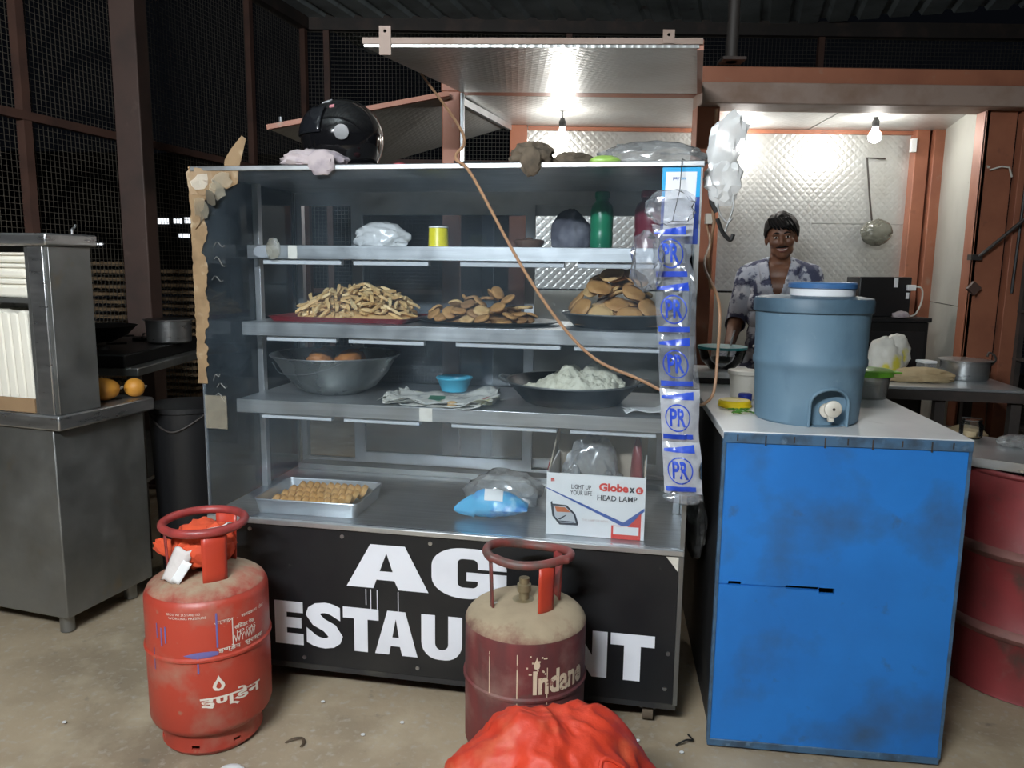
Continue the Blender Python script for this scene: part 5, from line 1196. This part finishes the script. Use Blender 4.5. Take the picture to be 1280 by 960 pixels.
t = thing('frying_wok', 'black wok with ring handles on the stove', 'wok', (-1.83, 3.38, .9325))
MB().lathe([(.001, .0), (.06, .006), (.12, .035), (.16, .075), (.165, .078), (.156, .076), (.115, .040), (.055, .011), (.001, .006)], 36).build('wok_body', 'stove_black', t, smooth=True)
for s in (-1, 1): MB().tube([(.04*math.cos(PI*i/10), s*(.155+.03*math.sin(PI*i/10)), .075) for i in range(11)], .005, 6).build('handle', 'dark_steel', t, smooth=True)
t = lathe_thing('waste_bin', 'black plastic bin between the steel counter and the display case', 'bin', (-1.33, 3.10, 0), [('bin_body', 'black_box', [(.001, 0), (.12, 0), (.145, .70), (.138, .70), (.115, .01), (.001, .01)], 32), ('bin_rim', 'black_box', [(.142, .695), (.155, .70), (.155, .72), (.142, .722)], 32)])
MB().tube(spline([(-.13, -.07, .71), (-.07, -.13, .66), (0, -.152, .63), (.07, -.13, .66), (.13, -.07, .71)]), .004, 6).build('bin_handle', 'dark_steel', t, smooth=True)
# egg trays stacked outside the wire wall
def egg_tray_mesh():
    mb = MB(); s = .155
    def fn(u, v):
        x, y = (u-.5)*2*s, (v-.5)*2*s
        return (x, y, .022+.018*math.cos(u*10*PI)*math.cos(v*10*PI))
    mb.sheet(fn, 20, 20); mb.box((-s-.005, -s-.005, .014), (s+.005, -s, .034)); mb.box((-s-.005, s, .014), (s+.005, s+.005, .034)); mb.box((-s-.005, -s, .014), (-s, s, .034)); mb.box((s, -s, .014), (s+.005, s, .034))
    me = mb.mesh('egg_tray', True, 60); me.materials.append(MATS['egg_tray']); return me
EG = egg_tray_mesh()
for sx, sy, n, lab in ((-2.62, 5.15, 27, 'in the stack beside the steel counter side'), (-2.36, 5.60, 26, 'in the stack behind the roof column'), (-2.20, 6.15, 28, 'in the tallest stack beside the cooking pot')):
    for k in range(n):
        o = link('egg_tray', EG, None); o.location = (sx+.004*math.sin(k*2.1), sy+.004*math.cos(k*1.7), -.012+.0485*k+.001); o.rotation_euler = (0, 0, -.24+.02*math.sin(k*1.3))
        tag(o, 'brown cardboard egg tray '+lab, 'egg tray', 'egg trays '+lab)

# ================================================================== RIGHT SIDE
dr = thing('oil_drum', 'dark red steel oil drum beside the blue table', 'drum', (1.715, 2.375, 0))
R = .287; DH = .70
pr = [(.001, .012), (R-.01, .012), (R-.004, 0), (R+.004, .003), (R, .014)]
for z in (.205, .45):
    MB().lathe([(R+.002, z-.020), (R+.012, z-.012), (R+.0165, z), (R+.012, z+.012), (R+.002, z+.020)], 56, caps=False).build('drum_rib', 'drum_rib', dr, smooth=True)
    pr += [(R, z-.022), (R+.006, z-.014), (R+.011, z), (R+.006, z+.014), (R, z+.022)]
pr += [(R, DH-.016), (R+.005, DH-.012), (R+.005, DH-.002), (R-.006, DH-.002), (R-.010, DH-.014), (.001, DH-.014)]
MB().lathe(pr, 56).build('drum_body', 'drum_red', dr, smooth=True, ang=50)
MB().tube([((R+.001)*math.cos(2*PI*i/48), (R+.001)*math.sin(2*PI*i/48), DH-.006) for i in range(48)], .008, 8, closed=True).build('drum_rim', 'drum_red', dr, smooth=True)
MB().lathe([(.03, DH-.013), (.03, DH-.006), (.001, DH-.004)], 16, TR((.12, .1, 0))).build('bung_cap', 'dark_steel', dr, smooth=True)
dt = thing('steel_board', 'grey steel topped board lying on the red drum', 'board', (1.687, 2.316, DH+.003), -.645)
MB().box((-.40, -.18, .0), (.55, .18, .024)).build('board_core', 'dark_steel', dt)
MB().box((-.405, -.185, .0245), (.555, .185, .030)).build('board_sheet', 'tray_steel', dt)
for lo, hi in (((-.406, -.192, .002), (.556, -.1855, .0305)), ((-.413, -.185, .002), (-.4055, .185, .0305))): MB().box(lo, hi).build('edge_strip', 'steel', dt)
t = lathe_thing('glass_jar', 'small clear glass jar on the steel board edge', 'jar', (1.565, 2.57, DH+.0335), [('jar_body', 'glass', [(.001, 0), (.030, 0), (.036, .010), (.036, .045), (.028, .058), (.026, .058), (.033, .044), (.033, .010), (.001, .004)], 28), ('jar_rim', 'glass', [(.026, .057), (.032, .058), (.032, .066), (.026, .067)], 28), ('jar_food', 'cloth_tan', [(.001, .005), (.031, .006), (.031, .026), (.001, .028)], 20)])
loose('cloth_bundle', 'folded beige cloth lying on the steel board', 'cloth', 'cloth_tan', (1.80, 2.36, DH+.0335), (.09, .05, .018), 103, .3)
loose('plastic_wrap', 'crumpled clear plastic wrap on the steel board', 'plastic bag', 'plastic_bag', (1.66, 2.45, DH+.0335), (.06, .04, .02), 105, .35)
# prep table with a thin steel top
pt_ = thing('prep_table', 'steel topped prep table standing behind the drum', 'table', (1.70, 3.16, 0), -.17)
TT = .85
MB().box((-.235, -.235, TT-.012), (.30, .27, TT)).build('table_top', 'tray_steel', pt_, bevel=.002)
MB().box((-.24, -.240, TT-.05), (.305, -.225, TT-.0125)).build('front_rail', 'dark_steel', pt_); MB().box((-.24, -.225, TT-.045), (-.225, .27, TT-.0125)).build('side_rail', 'dark_steel', pt_)
MB().box((-.21, -.20, .60), (.28, .25, .615)).build('lower_shelf', 'dark_steel', pt_)
for x, y in ((.0, -.20), (.27, -.20), (-.20, .24), (.27, .24)): MB().box((x-.018, y-.018, 0), (x+.018, y+.018, TT-.012)).build('leg', 'dark_steel', pt_)
loose('cloth_bundle', 'tan cloth bundle on the lower shelf of the prep table', 'cloth', 'cloth_tan', (1.62, 3.10, .616), (.10, .07, .05), 107, .3)
loose('paper_bag', 'crumpled pale paper bag on the lower shelf of the prep table', 'paper bag', 'cloth_tan', (1.84, 3.06, .616), (.07, .06, .035), 109, .3)
loose('grain_sack', 'white and yellow plastic sack on the prep table', 'sack', 'sack_white', (1.585, 3.26, TT), (.078, .05, .10), 111, .22, rz=.2)
d = crumple(.06, .04, .07, 113, .3, sub=3).build('sack_fold', 'sack_white', bpy.data.objects['grain_sack'], smooth=True); d.location = (.052, .005, .04)
loose('cloth_bundle', 'beige cloth draped in a heap beside the plastic sack', 'cloth', 'cloth_tan', (1.66, 3.10, TT), (.11, .05, .032), 115, .35)
t = lathe_thing('steel_vessel', 'shallow steel vessel with a lid on the prep table', 'vessel', (1.888, 3.19, TT), [('vessel_body', 'steel', [(.001, 0), (.085, 0), (.09, .008), (.092, .075), (.088, .075), (.001, .02)], 32), ('vessel_rim', 'steel', [(.090, .074), (.102, .078), (.102, .082), (.090, .083)], 32)])
MB().tube(spline([(.095, -.02, .06), (.12, -.01, .08), (.118, .0, .10), (.10, .005, .11), (.09, .0, .095)]), .005, 6).build('vessel_handle', 'dark_steel', t, smooth=True)
t = thing('plastic_box', 'small clear plastic box beside the steel vessel', 'box', (1.745, 3.225, TT), .1)
MB().box((-.026, -.03, 0), (.026, .03, .06)).build('box_body', 'plastic_bag', t, bevel=.004); MB().box((-.028, -.033, .0605), (.028, .033, .072)).build('box_lid', 'plastic_white2', t, bevel=.003)
# black device on a dark cabinet inside the kiosk
cbn = thing('dark_cabinet', 'low dark cabinet under the black device in the kiosk', 'cabinet', (1.83, 3.93, 0))
MB().box((-.22, -.17, 0), (.20, .17, 1.045)).build('cabinet_body', 'stove_black', cbn, bevel=.004); MB().box((-.23, -.18, 1.046), (.21, .18, 1.068)).build('cabinet_top', 'black_box', cbn, bevel=.004)
MB().box((-.20, -.176, .06), (.18, -.17, 1.0)).build('door', 'black_box', cbn)
bx2 = thing('black_device', 'plain black box device with a white label and plug', 'device', (1.82, 3.86, 1.0685), .05)
MB().box((-.135, -.07, 0), (.125, .07, .195)).build('device_body', 'black_box', bx2, bevel=.005)
MB().box((.035, -.0712, .145), (.055, -.0702, .19)).build('white_label', 'plastic_white2', bx2); MB().box((.10, -.0712, .09), (.115, -.0702, .12)).build('white_label', 'plastic_white2', bx2)
MB().box((.095, -.095, .13), (.135, -.072, .158)).build('plug', 'plastic_white2', bx2, bevel=.003)
MB().tube(spline([(.13, -.085, .15), (.165, -.09, .14), (.17, -.09, .08), (.14, -.10, .02), (.10, -.105, .004)]), .004, 6).build('plug_cord', 'cable_white', bx2, smooth=True)
loose('tissue_wad', 'crumpled pinkish wrapper beside the black device', 'wrapper', 'cloth_pink', (1.885, 3.752, 1.0685), (.035, .02, .018), 117, .4, 3)
t = thing('white_cord', 'tangled white cord on the dark cabinet beside the jug', 'cord', (1.72, 3.76, 1.069))
MB().tube(spline([(-.10, 0, .02), (-.05, 0, .028), (-.03, -.01, .02), (.0, .0, .022), (.03, 0, .01)]), .004, 6).build('cord_loop', 'cable_white', t, smooth=True)
MB().tube(spline([(-.09, -.01, .01), (-.05, -.02, .004), (0, -.015, .005)]), .004, 6).build('cord_loop', 'cable_white', t, smooth=True)
# polythene bag hooked on the kiosk wall
hb2 = crumple(.075, .035, .062, 121, .22, 2.6, sub=4).build('hanging_bag', 'bag_olive', None, smooth=True); hb2.location = (1.985, KB-.085, 1.50)
tag(hb2, 'grey polythene bag hanging from a hook on the checker plate wall', 'plastic bag')
# rack and carton beyond the right post
rk = thing('storage_rack', 'dark steel rack beyond the orange kiosk post', 'rack', (2.60, 3.20, 0))
for x, y in ((-.36, -.2), (.36, -.2), (-.36, .2), (.36, .2)): MB().box((x-.012, y-.012, 0), (x+.012, y+.012, 1.45)).build('rack_post', 'dark_steel', rk)
for z in (.25, .62, .92, 1.13): MB().box((-.375, -.21, z-.012), (.375, .21, z)).build('rack_shelf', 'dark_steel', rk)
bc = thing('brown_carton', 'brown cardboard carton tilted on the storage rack', 'carton', (2.36, 3.17, 1.131+.078), rot=(0, .55, -.1))
MB().box((-.13, -.12, -.085), (.13, .12, .085)).build('carton_body', 'cardboard', bc, bevel=.003); MB().box((-.13, -.012, .0855), (.13, .012, .0862)).build('carton_tape', 'tape_brown', bc)
bc.location.z = 1.131+.085*math.cos(.55)+.13*math.sin(.55)
t = thing('wire_tray', 'flat pale wire tray on the rack shelf', 'tray', (2.62, 3.05, .921))
MB().box((-.16, -.05, 0), (.16, .05, .006)).build('tray_base', 'wire', t); MB().box((-.16, -.052, .0065), (.16, -.046, .03)).build('tray_edge', 'steel', t)
loose('clear_bag', 'clear plastic bag lying on the dark storage rack shelf', 'plastic bag', 'plastic_bag', (2.34, 3.10, .921), (.08, .05, .03), 123, .35)
# bag of milky plastic wedged between the case and the blue table
wbg = crumple(.022, .10, .095, 131, .3, sub=4).build('polythene_bag', 'plastic_bag', None, smooth=True); wbg.location = (.570, 2.30, .52)
tag(wbg, 'milky polythene bag wedged between the display case and the blue table', 'plastic bag')
# litter on the floor
loose('paper_litter', 'torn white paper scrap lying on the concrete floor', 'litter', 'paper_scrap', (-.705, 1.795, .0), (.026, .02, .008), 141, .4, 3)
t = MB().tube(spline([(-.03, 0, .002), (-.01, .012, .006), (.012, .018, .004), (.022, .0, .003), (.018, -.02, .004)]), [.002+.003*math.sin(PI*i/24) for i in range(25)], 6, flat=.5)
o = t.build('dry_leaf', 'leaf_dry', None, smooth=True); o.location = (-.575, 1.92, .0); tag(o, 'curled dark dry leaf on the concrete near the red cylinder', 'leaf')
rl = random.Random(21)
PB = crumple(.006, .005, .003, 2, .3, sub=1).mesh('pebble', True); PB.materials.append(MATS['paper_scrap'])
for x, y in ((-1.02, 2.22), (-.40, 1.96), (-.30, 2.02), (.36, 1.95), (-.98, 2.7), (.47, 1.90), (-1.25, 2.0), (-.55, 2.12)):
    o = link('litter_crumb', PB, None); o.location = (x, y, .003); tag(o, 'tiny pale crumb of litter on the concrete floor', 'litter', 'pale crumbs on the floor')
t = MB().tube(spline([(.0, 0, .003), (.03, .01, .012), (.05, .02, .006), (.045, .05, .003)]), .0025, 6); o = t.build('wire_offcut', 'cable_black', None, smooth=True); o.location = (.46, 1.93, 0); tag(o, 'bent black wire offcut on the floor under the case corner', 'wire')

# ================================================================== THE MAN IN THE KIOSK
SC = .905
PM = thing('person', 'man in a patterned grey shirt standing behind the counter smiling', 'person', (1.318, 3.86, 0), -.36)
def capsule(mb, a, b, ra, rb, n=14, fl=1):
    a, b = Vector(a), Vector(b); d = (b-a).normalized(); pts = []; rs_ = []
    for t_ in (-.98, -.8, -.45, 0): pts.append(a+d*ra*t_); rs_.append(ra*math.sqrt(max(.02, 1-t_*t_)))
    for t_ in (0, .45, .8, .98): pts.append(b+d*rb*t_); rs_.append(rb*math.sqrt(max(.02, 1-t_*t_)))
    mb.tube(pts, rs_, n, flat=fl)
def chain(mb, pts, rs_, **k):
    for i in range(len(pts)-1): capsule(mb, pts[i], pts[i+1], rs_[i], rs_[i+1], **k)
bd = MB()
# trunk: stacked ellipsoids
for z, rx, ry, y in ((.93, .155, .105, .01), (1.0, .148, .10, .005), (1.08, .142, .095, 0), (1.16, .150, .10, -.003), (1.25, .155, .108, -.004), (1.33, .152, .105, 0), (1.39, .130, .085, .005)):
    bd.sphere((0, y, z), (rx, ry, .085), 24, 14)
for s in (-1, 1): capsule(bd, (s*.05, .008, 1.43), (s*.140, .008, 1.395), .052, .058)
capsule(bd, (0, .012, 1.40), (0, -.004, 1.54), .058, .052)
HC = Vector((0, -.020, 1.600))
# head: skull, jaw, cheeks, nose, ears
hd = MB(); hd.sphere((0, .010, .032), (.077, .094, .085), 28, 20); hd.sphere((0, -.018, -.025), (.062, .070, .085), 26, 18); hd.sphere((0, -.048, -.085), (.034, .034, .030), 18, 12)
for s in (-1, 1):
    hd.sphere((s*.038, -.058, -.020), (.028, .028, .026), 14, 10); hd.sphere((s*.036, -.022, -.066), (.024, .045, .028), 14, 10)
    hd.sphere((s*.078, .012, -.010), (.010, .020, .030), 12, 10); hd.sphere((s*.030, -.078, .022), (.024, .012, .008), 12, 8)
    hd.sphere((s*.013, -.093, -.032), (.009, .010, .008), 10, 8)
hd.tube([(0, -.082, .018), (0, -.094, -.005), (0, -.104, -.028)], [.0075, .010, .0125], 10); hd.sphere((0, -.100, -.030), (.013, .012, .010), 12, 8)
hd.sphere((0, -.082, -.055), (.022, .010, .010), 12, 8); hd.sphere((0, -.080, -.066), (.020, .010, .008), 12, 8)
HM = Matrix.Translation(HC) @ Euler((.10, -.10, .06)).to_matrix().to_4x4()
bd.add(hd.v, hd.f, HM)
# arms
sh = {-1: (-.158, .008, 1.392), 1: (.158, .008, 1.392)}; el = {-1: (-.215, .0, 1.135), 1: (.215, .01, 1.13)}; wr = {-1: (-.225, -.215, 1.02), 1: (.16, -.20, 1.05)}
for s in (-1, 1): chain(bd, [sh[s], el[s], wr[s]], [.056, .043, .029])
def hand(s):
    w_ = Vector(wr[s]); f = (w_-Vector(el[s])).normalized(); side = Vector((0, 0, 1)).cross(f).normalized(); up = f.cross(side)
    if s > 0: side = -side
    palm = w_+f*.045
    for k in (-1.5, -.5, .5, 1.5): capsule(bd, w_+f*.012+side*k*.008, w_+f*.085+side*k*.018, .016, .0125)
    for k, L in ((-1.5, .060), (-.5, .074), (.5, .078), (1.5, .070)):
        b0 = w_+f*.085+side*k*.0195; b1 = b0+f*L*.5-up*L*.12+side*k*.003; b2 = b1+f*L*.30-up*L*.26; b3 = b2+f*L*.12-up*L*.26
        chain(bd, [b0, b1, b2, b3], [.0102, .0095, .0088, .0078], n=10)
    t0 = w_+f*.028+side*.026; t1 = t0+f*.030+side*.024-up*.010; t2 = t1+f*.032+side*.004-up*.012
    chain(bd, [t0, t1, t2], [.0135, .0115, .0092], n=10)
hand(-1); hand(1)
for s in (-1, 1):
    chain(bd, [(s*.085, .01, .92), (s*.10, -.005, .50), (s*.10, .015, .09)], [.086, .058, .040]); capsule(bd, (s*.10, .035, .045), (s*.112, -.13, .034), .040, .032)
tmp = bd.mesh('tmp'); to = bpy.data.objects.new('tmp', tmp); COL.objects.link(to)
md = to.modifiers.new('r', 'REMESH'); md.mode = 'VOXEL'; md.voxel_size = .0062
sm = to.modifiers.new('s', 'SMOOTH'); sm.factor = .5; sm.iterations = 4
dg = bpy.context.evaluated_depsgraph_get(); ev = to.evaluated_get(dg); bme = bpy.data.meshes.new_from_object(ev)
bpy.data.objects.remove(to)
bme.polygons.foreach_set('use_smooth', [True]*len(bme.polygons))
V = [v.co.copy() for v in bme.vertices]; NV = [v.normal.copy() for v in bme.vertices]; FS = [tuple(p.vertices) for p in bme.polygons]
bme.materials.clear(); bme.materials.append(MATS['skin'])
body = link('body', bme, 'skin', PM); body.scale = (SC, SC, SC)
def seg_t(p, a, b):
    a, b = Vector(a), Vector(b); d = b-a; t_ = max(0, min(1, (p-a).dot(d)/d.length_squared)); return t_, (p-(a+d*t_)).length
def shirt_in(p):
    for s in (-1, 1):
        t1, d1 = seg_t(p, sh[s], el[s]); t2, d2 = seg_t(p, el[s], wr[s])
        if d2 < .062 and t2 > .12 and d2 < d1: return False
        if d1 < .075 and p.z < 1.40 and abs(p.x) > .13: return True
    if p.z > 1.485 or p.z < .86: return False
    if abs(p.x) > .30: return False
    r_ = math.hypot(p.x, p.y-.005)
    if p.z > 1.445 and r_ < .068: return False
    if p.y < -.02:       # open neck
        if abs(p.x) < .058*(p.z-1.255)/.17: return False
    return p.z > .86 and abs(p.x) < .27
def garment(name, m, test, off, fold):
    keep = [f for f in FS if test(sum((V[i] for i in f), Vector())/len(f))]
    idx = {}; vs = []
    for f in keep:
        for i in f:
            if i not in idx:
                idx[i] = len(vs); p = V[i]; q = p*14
                vs.append(p+NV[i]*(off+fold*(noise.noise(q)+.5*noise.noise(q*2.3))))
    o = MB().add(vs, [tuple(idx[i] for i in f) for f in keep]).build(name, m, PM, smooth=True, ang=180, solid=.004); o.scale = (SC,)*3; return o
shirt = garment('shirt', 'shirt', shirt_in, .013, .006)
garment('trousers', 'trousers', lambda p: .085 < p.z < .97 and not (abs(p.x) > .20), .010, .004)
# collar and front edges of the open shirt
from mathutils.bvhtree import BVHTree
BV = BVHTree.FromPolygons(V, FS)
def on_body(x, z, off):
    h = BV.ray_cast(Vector((x, -1, z)), Vector((0, 1, 0)))[0]; return (x, (h.y if h else -.08)-off, z)
for s in (-1, 1):
    def edge(u, v):    # u down the opening, v outwards
        z = 1.475-.25*u; xi = .060-.060*u+.004*math.sin(3*u); wd = .050*(1-.1*u) if u < .42 else .020
        return on_body(s*(xi+wd*v), z-(.02*v if u < .42 else 0), .019+(.008*(1-v) if u < .42 else .002))
    mb = MB(); mb.sheet(lambda u, v: edge(.0+.42*u, v), 8, 4); mb.build('collar', 'shirt', shirt, smooth=True, solid=.005)
    mb = MB(); mb.sheet(lambda u, v: edge(.425+.575*u, v), 12, 3); mb.build('shirt_placket', 'shirt', shirt, smooth=True, solid=.004)
    mb = MB(); mb.sheet(lambda u, v: (s*(.070+.008*v)*math.sin(.9+2.24*u), .012-(.066+.008*v)*math.cos(.9+2.24*u), 1.492-.035*v+.006*u), 12, 3); mb.build('collar', 'shirt', shirt, smooth=True, solid=.005)
# face details
def hp_(x, y, z): return tuple(HM @ Vector((x, y, z)))
def pp(mb, name, m): o = mb.build(name, m, PM, smooth=True); o.scale = (SC,)*3; return o
for s in (-1, 1):
    e = pp(MB().sphere((0, 0, 0), (.0125, .0085, .0062), 14, 10, HM @ TR((s*.030, -.0785, .006))), 'eye', 'eye_white')
    pp(MB().sphere((0, 0, 0), (.0055, .004, .0055), 12, 8, HM @ TR((s*.030, -.0850, .006))), 'iris', 'eye_dark')
    pp(MB().tube([hp_(s*.012, -.089, .026), hp_(s*.028, -.091, .031), hp_(s*.046, -.080, .026)], [.003, .0045, .002], 8), 'eyebrow', 'hair')
    pp(MB().tube([hp_(s*.016, -.0855, .0125), hp_(s*.030, -.088, .0145), hp_(s*.044, -.0815, .010)], .0022, 6), 'eyelid', 'skin')
pp(MB().tube([hp_(-.032, -.080, -.046), hp_(-.016, -.0915, -.0445), hp_(0, -.094, -.046), hp_(.016, -.0915, -.0445), hp_(.032, -.080, -.046)], [.002, .0042, .0035, .0042, .002], 8), 'moustache', 'hair')
pp(MB().tube([hp_(-.026, -.083, -.0555), hp_(-.012, -.0905, -.060), hp_(0, -.0925, -.061), hp_(.012, -.0905, -.060), hp_(.026, -.083, -.0555)], [.001, .0035, .004, .0035, .001], 8), 'teeth', 'teeth')
pp(MB().tube([hp_(-.030, -.080, -.0535), hp_(-.014, -.0895, -.0665), hp_(0, -.0915, -.0685), hp_(.014, -.0895, -.0665), hp_(.030, -.080, -.0535)], [.0015, .004, .005, .004, .0015], 8), 'lower_lip', 'lip')
pp(MB().tube([hp_(-.030, -.080, -.0535), hp_(-.012, -.0915, -.0535), hp_(0, -.0935, -.0545), hp_(.012, -.0915, -.0535), hp_(.030, -.080, -.0535)], [.0012, .003, .0035, .003, .0012], 8), 'upper_lip', 'lip')
# hair: thick cap swept to his left with a fringe
hm = MB(); nu, nv = 48, 22; vs = []
for j in range(nv+1):
    for i in range(nu):
        th = 2*PI*i/nu; frontness = max(0, -math.sin(th)); side = math.cos(th)
        lim = 2.10-.94*frontness**.8+.22*max(0, side)*frontness+.05*noise.noise(Vector((math.cos(th)*6, math.sin(th)*6, 1))); ph = lim*j/nv
        x = math.sin(ph)*math.cos(th); y = math.sin(ph)*math.sin(th); z = math.cos(ph)
        k = 1+.05*noise.noise(Vector((x*5, y*5, z*5)))+.02*noise.noise(Vector((x*16, y*16, z*16)))
        vs.append(tuple(HM @ Vector((x*.092*k+.003, y*.106*k+.010, z*.105*k+.034))))
fs = [(j*nu+i, j*nu+(i+1) % nu, (j+1)*nu+(i+1) % nu, (j+1)*nu+i) for j in range(nv) for i in range(nu)]
hm.add(vs, fs); pp(hm, 'hair', 'hair').modifiers.new('solid', 'SOLIDIFY').thickness = .010
for k in range(15):       # fringe locks
    u = k/14; x0 = -.062+.128*u
    q = .010*math.sin(k*2.7); x1 = x0+.016+.008*u; lock = [hp_(x0*.80-.012, -.066+.35*abs(x0)*.4, .106), hp_(x0+.004, -.096+8*x0*x0, .074-.014*u+q*.4), hp_(min(x1, .072), -.094+8.5*min(x1, .072)**2, .058-.034*u*u+q)]
    pp(MB().tube(spline(lock, 4), [.012, .012, .012, .011, .010, .009, .007, .005, .002], 8, flat=.6), 'hair_lock', 'hair')
# shoes
for s in (-1, 1):
    mb = MB(); capsule(mb, (s*.10, .04, .048), (s*.114, -.135, .038), .046, .038); pp(mb, 'shoe', 'stove_black')
